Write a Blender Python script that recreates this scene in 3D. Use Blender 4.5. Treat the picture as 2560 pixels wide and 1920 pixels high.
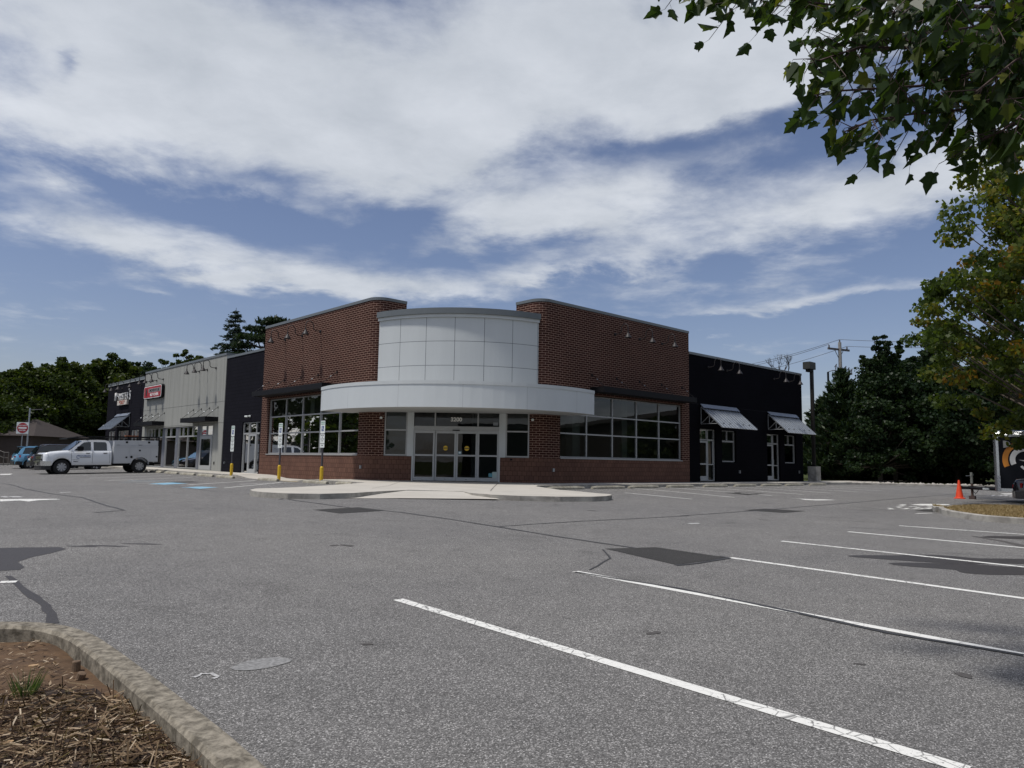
import bpy, bmesh, math, random
import numpy as np
from math import sin, cos, radians as R, pi, sqrt
from mathutils import Matrix, Vector
random.seed(7); rng = np.random.default_rng(7)
for o in list(bpy.data.objects): bpy.data.objects.remove(o)
S = bpy.context.scene; COL = S.collection

# ------------------------------------------------------------ camera, sky, sun, exposure
CF = 1850.84; CPOS = (-17.5357, -22.5496, 0.9994); YAW, PIT, ROL = R(47.045), R(6.0006), R(0.9207)
def cam_axes():
    fw = Vector((cos(YAW)*cos(PIT), sin(YAW)*cos(PIT), sin(PIT))); r = Vector((sin(YAW), -cos(YAW), 0)); u = r.cross(fw)
    return fw, cos(ROL)*r + sin(ROL)*u, -sin(ROL)*r + cos(ROL)*u
FW, RT, UP = cam_axes()
cd = bpy.data.cameras.new('camera'); cam = bpy.data.objects.new('camera', cd); COL.objects.link(cam)
cd.sensor_width = 36; cd.lens = 36*CF/2560; cd.clip_end = 3000; cd.clip_start = 0.05
M = Matrix.Identity(4)
for i in range(3): M[i][0], M[i][1], M[i][2], M[i][3] = RT[i], UP[i], -FW[i], CPOS[i]
cam.matrix_world = M; S.camera = cam
S.view_settings.view_transform = 'Standard'; S.view_settings.look = 'None'; S.view_settings.gamma = 1
S.view_settings.exposure = -0.28
SUN_AZ, SUN_EL = R(165), R(65)
sd = bpy.data.lights.new('sun', 'SUN'); so = bpy.data.objects.new('sun', sd); COL.objects.link(so)
sd.energy = 3.9; sd.angle = R(5.0); sd.color = (1, .955, .89)
sv = Vector((cos(SUN_AZ)*cos(SUN_EL), sin(SUN_AZ)*cos(SUN_EL), sin(SUN_EL)))
so.rotation_euler = sv.to_track_quat('Z', 'Y').to_euler()
W = bpy.data.worlds.new('World'); S.world = W; W.use_nodes = True
nt = W.node_tree; N = nt.nodes; LK = nt.links; N.clear()
def nd(t, **k):
    n = N.new(t)
    for a, b in k.items():
        if a == 'op': n.operation = b
        else: setattr(n, a, b)
    return n
def wire(nt_, v, sock):
    if isinstance(v, bpy.types.NodeSocket): nt_.links.new(v, sock)
    else: sock.default_value = v
def mth(op, a, b=0.0, c=None, clamp=False):
    n = N.new('ShaderNodeMath'); n.operation = op; n.use_clamp = clamp
    wire(nt, a, n.inputs[0]); wire(nt, b, n.inputs[1])
    if c is not None: wire(nt, c, n.inputs[2])
    return n.outputs[0]
out = nd('ShaderNodeOutputWorld'); bg = nd('ShaderNodeBackground')
sky = nd('ShaderNodeTexSky'); sky.sky_type = 'NISHITA'; sky.sun_disc = False
sky.sun_elevation = SUN_EL; sky.sun_rotation = pi/2 - SUN_AZ; sky.air_density = 1.0; sky.dust_density = 1.2; sky.ozone_density = 2.0
tc = nd('ShaderNodeTexCoord'); DIR = tc.outputs['Generated']
def vdot(v):
    n = nd('ShaderNodeVectorMath', op='DOT_PRODUCT'); LK.new(DIR, n.inputs[0]); n.inputs[1].default_value = v; return n.outputs['Value']
fx = vdot((sin(YAW), -cos(YAW), 0)); fy = vdot((cos(YAW), sin(YAW), 0)); fz = vdot((0, 0, 1))
AZ = mth('MULTIPLY', mth('ARCTAN2', fx, fy), 180/pi); EL = mth('MULTIPLY', mth('ARCSINE', fz), 180/pi)
# cloud layer noise: direction projected on a flat cloud deck
den = mth('MAXIMUM', mth('ADD', fz, 0.10), 0.02)
cmb = nd('ShaderNodeCombineXYZ'); LK.new(mth('DIVIDE', fx, den), cmb.inputs[0]); LK.new(mth('MULTIPLY', mth('DIVIDE', fy, den), 1.0), cmb.inputs[1])
def wnoise(scale, det, rough, off=0.0, dist=0.0, vec=None):
    n = nd('ShaderNodeTexNoise'); n.inputs['Scale'].default_value = scale; n.inputs['Detail'].default_value = det
    n.inputs['Roughness'].default_value = rough; n.inputs['Distortion'].default_value = dist
    a = nd('ShaderNodeVectorMath', op='ADD'); LK.new(vec or cmb.outputs[0], a.inputs[0]); a.inputs[1].default_value = (off, off*1.7, off*.3)
    LK.new(a.outputs[0], n.inputs['Vector']); return n.outputs['Fac']
n1 = wnoise(1.9, 10, .60, 3.1, .25); n2 = wnoise(4.5, 7, .6, 9.0, .2); n3 = wnoise(.8, 4, .5, 21.0)
cae = nd('ShaderNodeCombineXYZ'); LK.new(mth('MULTIPLY', AZ, .045), cae.inputs[0]); LK.new(mth('MULTIPLY', EL, .12), cae.inputs[1])
n4 = wnoise(2.0, 7, .58, 4.0, .3, cae.outputs[0])
AZw = mth('ADD', AZ, mth('MULTIPLY', mth('SUBTRACT', n4, .5), 9.0)); ELw = mth('ADD', EL, mth('MULTIPLY', mth('SUBTRACT', n1, .5), 5.0))
def blob(px, py, wx, wy, amp, rot=0.0):   # a cloud patch: where it stands in the sky (azimuth, elevation), its size in degrees
    d = FW + RT*((px-1106)*1.1573/CF) - UP*((py-829.5)*1.1573/CF)
    a0 = math.degrees(math.atan2(d.x*sin(YAW)-d.y*cos(YAW), d.x*cos(YAW)+d.y*sin(YAW))); e0 = math.degrees(math.atan2(d.z, math.hypot(d.x, d.y)))
    k = .0255; sx, sy = wx*k, wy*k
    da = mth('SUBTRACT', AZw, a0); de = mth('SUBTRACT', ELw, e0); c, s = cos(R(rot)), sin(R(rot))
    u = mth('ADD', mth('MULTIPLY', da, c/sx), mth('MULTIPLY', de, s/sx)); v = mth('ADD', mth('MULTIPLY', da, -s/sy), mth('MULTIPLY', de, c/sy))
    q = mth('ADD', mth('MULTIPLY', u, u), mth('MULTIPLY', v, v))
    return mth('MULTIPLY', mth('POWER', 2.718, mth('MULTIPLY', q, -1.0)), amp)
BL = [(250, 60, 520, 260, 1.0, 0), (620, 250, 480, 170, 1.1, -6), (1150, 120, 600, 240, 1.1, 8), (120, 290, 330, 110, .9, 0), (1750, 30, 520, 190, .95, 10),
      (960, 300, 330, 130, .8, 20), (1270, 440, 360, 110, 1.0, 12), (1800, 440, 520, 95, 1.0, 8), (1620, 170, 300, 110, .55, 18), (1130, 480, 260, 70, .55, 0), (1530, 245, 60, 28, .6, 20),
      (330, 510, 300, 50, .75, -5), (640, 598, 330, 48, .95, -4), (860, 610, 190, 40, .5, 0), (1010, 640, 190, 45, .55, 0), (1130, 590, 160, 26, .5, 6), (1800, 645, 480, 26, .72, 3), (1290, 570, 260, 40, .35, 8),
      (320, 627, 80, 16, .45, -4), (160, 672, 120, 18, .36, 0), (280, 745, 120, 20, .36, 0), (1560, 735, 80, 12, .4, 0), (560, 425, 60, 18, .35, -10), (430, 440, 50, 14, .3, 0), (700, 470, 220, 30, .28, -5), (2150, 330, 200, 120, .5, 0),
      (150, 125, 35, 50, -.55, 0), (1500, 300, 330, 42, -.62, 10), (420, 455, 330, 45, -.4, -4), (860, 475, 150, 45, -.45, 0), (930, 560, 80, 30, -.3, 0), (860, 375, 60, 22, -.35, 10), (1250, 600, 190, 26, -.35, 5)]
cov = None
for b in BL:
    v = blob(*b); cov = v if cov is None else mth('ADD', cov, v)
# out of view, extra cloud cover is added to brighten the shaded walls
awy = nd('ShaderNodeMapRange'); awy.inputs[1].default_value = 45; awy.inputs[2].default_value = 65; LK.new(mth('ABSOLUTE', AZ), awy.inputs[0])
cov = mth('ADD', cov, mth('MULTIPLY', awy.outputs[0], .50))
f = mth('ADD', mth('ADD', cov, mth('MULTIPLY', mth('SUBTRACT', n1, .5), 1.9)), mth('MULTIPLY', mth('SUBTRACT', n2, .5), 1.1))
mr = nd('ShaderNodeMapRange'); mr.interpolation_type = 'SMOOTHSTEP'; mr.inputs[1].default_value = .02; mr.inputs[2].default_value = 1.12
LK.new(f, mr.inputs[0]); CM = mth('MULTIPLY', mr.outputs[0], .93)
shd = mth('ADD', mth('MULTIPLY', mth('SUBTRACT', n3, .45), .55), mth('MULTIPLY', mth('SUBTRACT', n2, .5), .5))
shd = mth('ADD', shd, mth('MULTIPLY', mth('SUBTRACT', n1, .5), -.5))
crm = nd('ShaderNodeMapRange'); crm.inputs[1].default_value = -.25; crm.inputs[2].default_value = .25; LK.new(shd, crm.inputs[0])
cc = nd('ShaderNodeMixRGB'); LK.new(crm.outputs[0], cc.inputs[0]); cc.inputs[1].default_value = (5.9, 6.4, 7.1, 1); cc.inputs[2].default_value = (9.3, 9.7, 10.4, 1)
tint = nd('ShaderNodeMixRGB', blend_type='MULTIPLY'); tint.inputs[0].default_value = 1; LK.new(sky.outputs[0], tint.inputs[1]); tint.inputs[2].default_value = (1.16, 1.06, 1.13, 1)
mix = nd('ShaderNodeMixRGB'); LK.new(CM, mix.inputs[0]); LK.new(tint.outputs[0], mix.inputs[1]); LK.new(cc.outputs[0], mix.inputs[2])
LK.new(mix.outputs[0], bg.inputs['Color']); bg.inputs['Strength'].default_value = 0.10
LK.new(bg.outputs[0], out.inputs['Surface'])

# ------------------------------------------------------------ helpers
def tag(o, label=None, cat=None, group=None, kind=None):
    if label: o['label'] = label
    if cat: o['category'] = cat
    if group: o['group'] = group
    if kind: o['kind'] = kind
    return o
def empty(name, loc=(0, 0, 0), rz=0, parent=None):
    o = bpy.data.objects.new(name, None); COL.objects.link(o); o.location = loc; o.rotation_euler = (0, 0, rz); o.empty_display_size = .2
    if parent: o.parent = parent
    return o
def kids(o): return [c for c in bpy.data.objects if c.parent == o]
def copy_tree(o, parent=None):
    c = o.copy(); COL.objects.link(c); c.parent = parent
    for ch in kids(o): copy_tree(ch, c)
    return c
ID = Matrix.Identity(4)
class MB:
    def __init__(s, M=None): s.v = []; s.f = []; s.uv = {}; s.M = M or ID
    def add(s, vs, fs, uvs=None):
        n = len(s.v); s.v += [tuple(s.M @ Vector(p)) for p in vs]
        for i, q in enumerate(fs):
            if uvs: s.uv[len(s.f)] = uvs[i]
            s.f.append(tuple(n+k for k in q))
        return s
    def box(s, x0, x1, y0, y1, z0, z1):
        v = [(x0, y0, z0), (x1, y0, z0), (x1, y1, z0), (x0, y1, z0), (x0, y0, z1), (x1, y0, z1), (x1, y1, z1), (x0, y1, z1)]
        return s.add(v, [(0, 3, 2, 1), (4, 5, 6, 7), (0, 1, 5, 4), (1, 2, 6, 5), (2, 3, 7, 6), (3, 0, 4, 7)])
    def tube(s, pts, r, seg=8, cap=True):
        pts = [Vector(p) for p in pts]; n = len(pts); rs = r if isinstance(r, (list, tuple)) else [r]*n
        vs = []; a0 = None
        for i, p in enumerate(pts):
            t = (pts[min(i+1, n-1)] - pts[max(i-1, 0)]).normalized()
            a = Vector((0, 0, 1)) if abs(t.z) < .9 else Vector((1, 0, 0))
            if a0 is not None: a = a0
            b = t.cross(a).normalized(); a = b.cross(t).normalized(); a0 = a
            for k in range(seg):
                w = 2*pi*k/seg; vs.append(p + a*rs[i]*cos(w) + b*rs[i]*sin(w))
        fs = [(i*seg+k, i*seg+(k+1) % seg, (i+1)*seg+(k+1) % seg, (i+1)*seg+k) for i in range(n-1) for k in range(seg)]
        if cap: fs += [tuple(range(seg))[::-1], tuple((n-1)*seg+k for k in range(seg))]
        return s.add(vs, fs)
    def lathe(s, prof, c=(0, 0, 0), seg=16, axis='Z', cap=True):
        vs = []; fs = []; n = len(prof)
        for r, h in prof:
            for k in range(seg):
                w = 2*pi*k/seg; a, b = r*cos(w), r*sin(w)
                vs.append((c[0]+a, c[1]+b, c[2]+h) if axis == 'Z' else (c[0]+a, c[1]+h, c[2]+b))
        for i in range(n-1):
            for k in range(seg): fs.append((i*seg+k, i*seg+(k+1) % seg, (i+1)*seg+(k+1) % seg, (i+1)*seg+k))
        if cap: fs += [tuple(range(seg)), tuple((n-1)*seg+k for k in range(seg))]
        return s.add(vs, fs)
    def prism(s, poly, h0, h1, axis='Z'):   # poly in the plane across the axis, extruded along it
        n = len(poly)
        def P(p, h): return (p[0], p[1], h) if axis == 'Z' else ((p[0], h, p[1]) if axis == 'Y' else (h, p[0], p[1]))
        vs = [P(p, h0) for p in poly] + [P(p, h1) for p in poly]
        return s.add(vs, [tuple(range(n))[::-1], tuple(range(n, 2*n))] + [(i, (i+1) % n, n+(i+1) % n, n+i) for i in range(n)])
    def quad(s, a, b, c, d): return s.add([a, b, c, d], [(0, 1, 2, 3)])
    def build(s, name, mat, parent=None, bev=0, smooth=False, recalc=True):
        me = bpy.data.meshes.new(name); me.from_pydata(s.v, [], s.f)
        if s.uv:
            ul = me.uv_layers.new(name='UVMap')
            for p in me.polygons:
                if p.index in s.uv:
                    for li, q in zip(p.loop_indices, s.uv[p.index]): ul.data[li].uv = q
        if recalc or bev:
            bm = bmesh.new(); bm.from_mesh(me)
            if bev:
                bmesh.ops.remove_doubles(bm, verts=bm.verts, dist=1e-4)
                bmesh.ops.recalc_face_normals(bm, faces=bm.faces)
                ed = [e for e in bm.edges if len(e.link_faces) == 2 and e.calc_face_angle(0) > R(25)]
                bmesh.ops.bevel(bm, geom=ed, offset=bev, segments=2, affect='EDGES', clamp_overlap=True)
            else: bmesh.ops.recalc_face_normals(bm, faces=bm.faces)
            bm.to_mesh(me); bm.free()
        if smooth:
            for p in me.polygons: p.use_smooth = True
        if mat: me.materials.append(mat)
        o = bpy.data.objects.new(name, me); COL.objects.link(o)
        if parent: o.parent = parent
        return o
def text(name, s, size, mat, M, parent=None, ext=.006, bold=0.0, xs=1.0, align='CENTER', shear=0):
    c = bpy.data.curves.new('t', 'FONT'); c.body = s; c.size = size; c.extrude = ext; c.offset = bold*size; c.align_x = align; c.align_y = 'CENTER'; c.resolution_u = 3; c.shear = shear
    t = bpy.data.objects.new('t', c); COL.objects.link(t); bpy.context.view_layer.update()
    dg = bpy.context.evaluated_depsgraph_get(); me = bpy.data.meshes.new_from_object(t.evaluated_get(dg))
    bpy.data.objects.remove(t); me.transform(M @ Matrix.Diagonal((xs, 1, 1, 1))); me.materials.clear(); me.materials.append(mat); me.name = name
    o = bpy.data.objects.new(name, me); COL.objects.link(o)
    if parent: o.parent = parent
    return o
def frame(o, x, y, z):   # matrix from an origin and three axes
    m = Matrix.Identity(4)
    for i in range(3): m[i][0], m[i][1], m[i][2], m[i][3] = x[i], y[i], z[i], o[i]
    return m

# ------------------------------------------------------------ materials
def mat(name, col, rough=.6, metal=0, spec=.5, nscale=None, namt=.12, bump=0, bscale=None, coat=0):
    m = bpy.data.materials.new(name); m.use_nodes = True; t = m.node_tree; b = t.nodes['Principled BSDF']
    b.inputs['Base Color'].default_value = (*col, 1); b.inputs['Roughness'].default_value = rough; b.inputs['Metallic'].default_value = metal
    b.inputs['Specular IOR Level'].default_value = spec; b.inputs['Coat Weight'].default_value = coat
    tcx = t.nodes.new('ShaderNodeTexCoord')
    n = t.nodes.new('ShaderNodeTexNoise'); n.inputs['Scale'].default_value = nscale or 3; n.inputs['Detail'].default_value = 6
    t.links.new(tcx.outputs['Object'], n.inputs['Vector'])
    mx = t.nodes.new('ShaderNodeMixRGB'); t.links.new(n.outputs['Fac'], mx.inputs[0])
    mx.inputs[1].default_value = (*[c*(1-namt*2) for c in col], 1); mx.inputs[2].default_value = (*[min(1, c*(1+namt*2)) for c in col], 1)
    t.links.new(mx.outputs[0], b.inputs['Base Color'])
    if bump:
        n2_ = t.nodes.new('ShaderNodeTexNoise'); n2_.inputs['Scale'].default_value = bscale or 40; n2_.inputs['Detail'].default_value = 4; t.links.new(tcx.outputs['Object'], n2_.inputs['Vector'])
        bp = t.nodes.new('ShaderNodeBump'); bp.inputs['Strength'].default_value = bump; bp.inputs['Distance'].default_value = .01
        t.links.new(n2_.outputs['Fac'], bp.inputs['Height']); t.links.new(bp.outputs[0], b.inputs['Normal'])
    return m
class MT:   # tiny node-graph writer for the richer materials
    def __init__(s, name):
        s.m = bpy.data.materials.new(name); s.m.use_nodes = True; s.t = s.m.node_tree; s.b = s.t.nodes['Principled BSDF']; s.tc = s.n('ShaderNodeTexCoord')
    def n(s, t, **k):
        x = s.t.nodes.new(t)
        for a, b in k.items(): setattr(x, a, b)
        return x
    def noise(s, scale, det=5, rough=.55, vec=None, sc=None, dist=0):
        x = s.n('ShaderNodeTexNoise'); x.inputs['Scale'].default_value = scale; x.inputs['Detail'].default_value = det; x.inputs['Roughness'].default_value = rough; x.inputs['Distortion'].default_value = dist
        v = vec or s.tc.outputs['Object']
        if sc:
            mp = s.n('ShaderNodeMapping'); mp.inputs['Scale'].default_value = sc; s.t.links.new(v, mp.inputs['Vector']); v = mp.outputs[0]
        s.t.links.new(v, x.inputs['Vector']); return x.outputs['Fac']
    def ramp(s, f, stops):
        x = s.n('ShaderNodeValToRGB'); e = x.color_ramp.elements
        while len(e) < len(stops): e.new(.5)
        for el, (p, c) in zip(e, stops): el.position = p; el.color = (*c, 1) if len(c) == 3 else c
        s.t.links.new(f, x.inputs[0]); return x.outputs[0]
    def mix(s, f, a, b, mode='MIX'):
        x = s.n('ShaderNodeMixRGB', blend_type=mode)
        for v, k in ((f, 0), (a, 1), (b, 2)):
            if isinstance(v, bpy.types.NodeSocket): s.t.links.new(v, x.inputs[k])
            elif k == 0: x.inputs[0].default_value = v
            else: x.inputs[k].default_value = (*v, 1)
        return x.outputs[0]
    def math(s, op, a, b):
        x = s.n('ShaderNodeMath', operation=op); wire(s.t, a, x.inputs[0]); wire(s.t, b, x.inputs[1]); return x.outputs[0]
    def bump(s, h, st=.3, d=.01):
        x = s.n('ShaderNodeBump'); x.inputs['Strength'].default_value = st; x.inputs['Distance'].default_value = d; s.t.links.new(h, x.inputs['Height']); s.t.links.new(x.outputs[0], s.b.inputs['Normal'])
    def col(s, c, rough=.8, spec=.15):
        if isinstance(c, bpy.types.NodeSocket): s.t.links.new(c, s.b.inputs['Base Color'])
        s.b.inputs['Roughness'].default_value = rough; s.b.inputs['Specular IOR Level'].default_value = spec; return s.m
g = lambda v: (v, v, v)
def asphalt(name, k=1.0, patch=False):
    a = MT(name); v = a.n('ShaderNodeTexVoronoi'); v.inputs['Scale'].default_value = 140; a.t.links.new(a.tc.outputs['Object'], v.inputs['Vector'])
    sp = a.n('ShaderNodeSeparateColor'); a.t.links.new(v.outputs['Color'], sp.inputs[0])
    agg = a.ramp(sp.outputs[0], [(0, g(.075*k)), (.45, g(.135*k)), (.80, g(.215*k)), (.94, g(.36*k)), (1, g(.52*k))] if not patch else [(0, g(.035)), (.8, g(.05)), (1, g(.09))])
    big = a.noise(.22, 5, .6); md = a.noise(2.2, 5, .65)
    c = a.mix(.55, agg, a.ramp(big, [(.3, (.80, .80, .81)), (.7, (1.12, 1.11, 1.08))]), 'MULTIPLY')
    c = a.mix(.6, c, a.ramp(md, [(.3, g(.82)), (.7, g(1.12))]), 'MULTIPLY')
    st = a.ramp(a.noise(1.1, 3, .5, dist=.6), [(.30, g(.72)), (.37, g(1))]); c = a.mix(.5, c, st, 'MULTIPLY')
    hu = a.mix(1, c, (1.0, .98, .945), 'MULTIPLY')
    a.bump(v.outputs['Distance'], .55, .006); return a.col(hu, .92, .25)
def concrete(name, base, dirt, ds=1.2, amt=.7, sharp=.12):
    a = MT(name); n1_ = a.noise(ds, 8, .65, dist=.4); n2_ = a.noise(30, 4, .6)
    c = a.mix(n2_, tuple(x*.9 for x in base), tuple(min(1, x*1.08) for x in base))
    f_ = a.ramp(n1_, [(.5-sharp, g(amt)), (.5+sharp, g(0))])
    c = a.mix(f_, c, dirt); a.bump(a.noise(90, 4, .7), .35, .006); return a.col(c, .88, .25)
def brickmat(name, c1, c2, mort, bw, bh, ms, off=.5, bump=.4, var=.5):
    a = MT(name); uv = a.tc.outputs['UV']; x = a.n('ShaderNodeTexBrick'); x.offset = off
    a.t.links.new(uv, x.inputs['Vector']); x.inputs['Scale'].default_value = 1
    for k, v in (('Brick Width', bw), ('Row Height', bh), ('Mortar Size', ms), ('Mortar Smooth', .1), ('Bias', 0)): x.inputs[k].default_value = v
    x.inputs['Color1'].default_value = (*c1, 1); x.inputs['Color2'].default_value = (*c2, 1); x.inputs['Mortar'].default_value = (*mort, 1)
    c = a.mix(var, x.outputs['Color'], a.ramp(a.noise(.7, 5, .6, uv), [(.3, g(.78)), (.7, g(1.15))]), 'MULTIPLY')
    c = a.mix(.5, c, a.ramp(a.noise(25, 3, .6, uv), [(.3, g(.8)), (.7, g(1.15))]), 'MULTIPLY')
    a.bump(x.outputs['Fac'], -bump, .012); return a.col(c, .9, .06)
def paneled(name, col, line, w, h, lw, off=0, rough=.45):
    a = MT(name); x = a.n('ShaderNodeTexBrick'); x.offset = off; a.t.links.new(a.tc.outputs['UV'], x.inputs['Vector']); x.inputs['Scale'].default_value = 1
    for k, v in (('Brick Width', w), ('Row Height', h), ('Mortar Size', lw), ('Mortar Smooth', .0)): x.inputs[k].default_value = v
    x.inputs['Color1'].default_value = (*col, 1); x.inputs['Color2'].default_value = (*[q*.975 for q in col], 1); x.inputs['Mortar'].default_value = (*line, 1)
    c = a.mix(.25, x.outputs['Color'], a.ramp(a.noise(1.3, 6, .6, sc=(1, 1, .25)), [(.3, g(.82)), (.7, g(1.08))]), 'MULTIPLY')
    a.bump(x.outputs['Fac'], -.5, .01); return a.col(c, rough, .5)
def glassmat(name, tintc, refl=1.0, wav=.02):
    m = bpy.data.materials.new(name); m.use_nodes = True; t = m.node_tree; t.nodes.clear()
    o = t.nodes.new('ShaderNodeOutputMaterial'); mx = t.nodes.new('ShaderNodeMixShader'); tr = t.nodes.new('ShaderNodeBsdfTransparent'); gl = t.nodes.new('ShaderNodeBsdfGlossy')
    fr = t.nodes.new('ShaderNodeFresnel'); fr.inputs['IOR'].default_value = 1.5; gl.inputs['Roughness'].default_value = .01; tr.inputs['Color'].default_value = (*tintc, 1)
    k = t.nodes.new('ShaderNodeMath'); k.operation = 'MULTIPLY'; k.inputs[1].default_value = refl; k.use_clamp = True
    tcx = t.nodes.new('ShaderNodeTexCoord'); n = t.nodes.new('ShaderNodeTexNoise'); n.inputs['Scale'].default_value = 1.2; bp = t.nodes.new('ShaderNodeBump'); bp.inputs['Strength'].default_value = wav; bp.inputs['Distance'].default_value = .05
    t.links.new(tcx.outputs['Object'], n.inputs['Vector']); t.links.new(n.outputs['Fac'], bp.inputs['Height']); t.links.new(bp.outputs[0], gl.inputs['Normal'])
    t.links.new(fr.outputs[0], k.inputs[0]); t.links.new(k.outputs[0], mx.inputs[0]); t.links.new(tr.outputs[0], mx.inputs[1]); t.links.new(gl.outputs[0], mx.inputs[2]); t.links.new(mx.outputs[0], o.inputs[0])
    return m
def leafmat(name, cols, trans=.35, rough=.45):
    m = bpy.data.materials.new(name); m.use_nodes = True; t = m.node_tree; b = t.nodes['Principled BSDF']; o = t.nodes['Material Output']
    at = t.nodes.new('ShaderNodeAttribute'); at.attribute_name = 'rnd'; rp = t.nodes.new('ShaderNodeValToRGB'); e = rp.color_ramp.elements
    while len(e) < len(cols): e.new(.5)
    for i, (p, c) in enumerate(cols): e[i].position = p; e[i].color = (*c, 1)
    t.links.new(at.outputs['Fac'], rp.inputs[0]); t.links.new(rp.outputs[0], b.inputs['Base Color']); b.inputs['Roughness'].default_value = rough; b.inputs['Specular IOR Level'].default_value = .18
    tl = t.nodes.new('ShaderNodeBsdfTranslucent'); mc = t.nodes.new('ShaderNodeMixRGB'); mc.blend_type = 'MULTIPLY'; mc.inputs[0].default_value = 1; mc.inputs[2].default_value = (1.5, 1.6, .5, 1)
    t.links.new(rp.outputs[0], mc.inputs[1]); t.links.new(mc.outputs[0], tl.inputs[0])
    mx = t.nodes.new('ShaderNodeMixShader'); mx.inputs[0].default_value = trans; t.links.new(b.outputs[0], mx.inputs[1]); t.links.new(tl.outputs[0], mx.inputs[2]); t.links.new(mx.outputs[0], o.inputs[0])
    return m
m_asph = asphalt('asphalt'); m_patch = asphalt('asphalt_patch', patch=True)
m_seal = mat('crack_sealer', g(.035), .6, nscale=9, namt=.2); m_stain = mat('dried_stain', (.075, .07, .066), .9, nscale=25, namt=.25, bump=.4, bscale=90)
m_wet = mat('damp_stain', (.04, .036, .034), .6, nscale=30, namt=.25, bump=.4, bscale=90)
def linepaint(name, c):
    a = MT(name); n_ = a.noise(38, 5, .7, dist=.5); f_ = a.ramp(n_, [(.36, g(0)), (.42, g(1))]); cr = a.n('ShaderNodeTexVoronoi', feature='DISTANCE_TO_EDGE'); cr.inputs['Scale'].default_value = 9; a.t.links.new(a.tc.outputs['Object'], cr.inputs['Vector'])
    f2 = a.ramp(cr.outputs['Distance'], [(.0, g(0)), (.05, g(1))]); ff = a.math('MULTIPLY', f_, f2); ff = a.math('ADD', ff, a.math('MULTIPLY', a.math('GREATER_THAN', a.noise(.9, 2, .5), .5), .5))
    c_ = a.mix(ff, (.16, .16, .155), c); a.bump(a.noise(120, 3, .6), .3, .004); return a.col(c_, .8, .3)
m_line = linepaint('white_line_paint', (.72, .72, .68)); m_blue = linepaint('blue_line_paint', (.22, .42, .55))
m_oldline = mat('worn_line_paint', (.42, .42, .41), .85, nscale=40, namt=.3); m_yel = mat('yellow_paint', (.62, .40, .015), .45, nscale=12, namt=.1); m_yelk = mat('yellow_kerb_paint', (.62, .43, .10), .8, nscale=12, namt=.2)
m_conc = concrete('pale_concrete', (.50, .475, .42), (.36, .34, .30), .8, .45)
m_kerb = concrete('kerb_concrete', (.40, .385, .345), (.17, .16, .145), 2.2, .75)
m_kerbold = concrete('mossy_kerb_concrete', (.30, .27, .215), (.075, .066, .050), 17, .9, .13)
m_stop = concrete('wheel_stop_concrete', (.40, .38, .31), (.19, .17, .13), 3.0, .7)
m_brick = brickmat('dark_red_brick', (.052, .0215, .0165), (.036, .0155, .0125), (.33, .22, .175), .305, .1016, .0085, var=.6)
m_block = brickmat('split_face_block', (.150, .083, .062), (.118, .066, .051), (.035, .018, .014), .203, .203, .006, bump=.8)
m_black = brickmat('black_painted_block', (.0042, .0042, .0066), (.0036, .0036, .0056), (.002, .002, .003), .42, .203, .008, bump=1.0)
m_bchar = brickmat('charcoal_painted_block', (.0115, .0115, .0165), (.010, .010, .0145), (.005, .005, .007), .42, .203, .010, bump=1.0)
m_grey = MT('grey_stucco'); _c = m_grey.mix(1, (.285, .290, .270), m_grey.ramp(m_grey.noise(1.5, 6, .6, sc=(1, 1.6, .12)), [(.32, g(.84)), (.55, g(1.02))]), 'MULTIPLY'); m_grey.bump(m_grey.noise(60, 4, .6), .3, .006); m_grey = m_grey.col(_c, .9, .2)
m_panel = paneled('white_metal_panel', (.50, .53, .535), (.09, .10, .11), 1.258, 1.04, .010)
m_canopy = paneled('white_canopy_panel', (.54, .575, .585), (.33, .35, .36), 2.62, 4.0, .006)
m_white = mat('white_trim', (.50, .53, .535), .4, nscale=2, namt=.04); m_soff = mat('soffit', (.42, .43, .42), .6, nscale=2, namt=.05)
m_cop = mat('grey_metal_coping', (.135, .15, .155), .38, .3, nscale=2, namt=.06); m_alu = mat('aluminium_frame', (.34, .35, .35), .5, .2, nscale=5, namt=.04)
m_aludoor = mat('brushed_aluminium_door', (.38, .395, .40), .5, .2, nscale=5, namt=.04)
m_blk = mat('black_metal', (.006, .006, .0075), .6, 0, .2, nscale=6, namt=.1); m_lamp = mat('bronze_lamp_metal', (.022, .019, .020), .5, 0, .35, nscale=6, namt=.1)
m_steel = mat('galvanised_steel', (.40, .43, .46), .35, .75, nscale=8, namt=.08); m_steeld = mat('galvanised_truss', (.20, .21, .22), .5, .5, nscale=8, namt=.08)
m_pane = glassmat('window_glass', (.50, .56, .54), 1.5); m_panedk = glassmat('door_glass', (.38, .42, .42), 1.3)
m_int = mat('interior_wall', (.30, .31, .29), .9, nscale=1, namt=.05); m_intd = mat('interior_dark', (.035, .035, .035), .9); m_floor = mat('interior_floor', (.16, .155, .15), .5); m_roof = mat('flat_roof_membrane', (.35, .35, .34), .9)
m_sign = mat('white_sign_sheet', (.70, .74, .72), .4, nscale=4, namt=.03); m_sblue = mat('sign_blue', (.02, .07, .24), .5); m_sgreen = mat('sign_green', (.03, .22, .13), .5); m_sblack = mat('sign_black', g(.02), .5); m_sred = mat('sign_red', (.35, .01, .02), .45)
m_wlet = mat('white_letter', (.75, .75, .74), .4, namt=.02); m_rub = mat('rubber', g(.012), .85, nscale=20, namt=.15); m_post = mat('sign_post_steel', (.055, .055, .065), .6, .3)
m_truckw = mat('white_truck_paint', (.74, .765, .79), .22, nscale=2, namt=.015, coat=.6); m_boxw = mat('white_utility_box_paint', (.50, .52, .54), .35, nscale=2, namt=.03, coat=.3)
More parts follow.
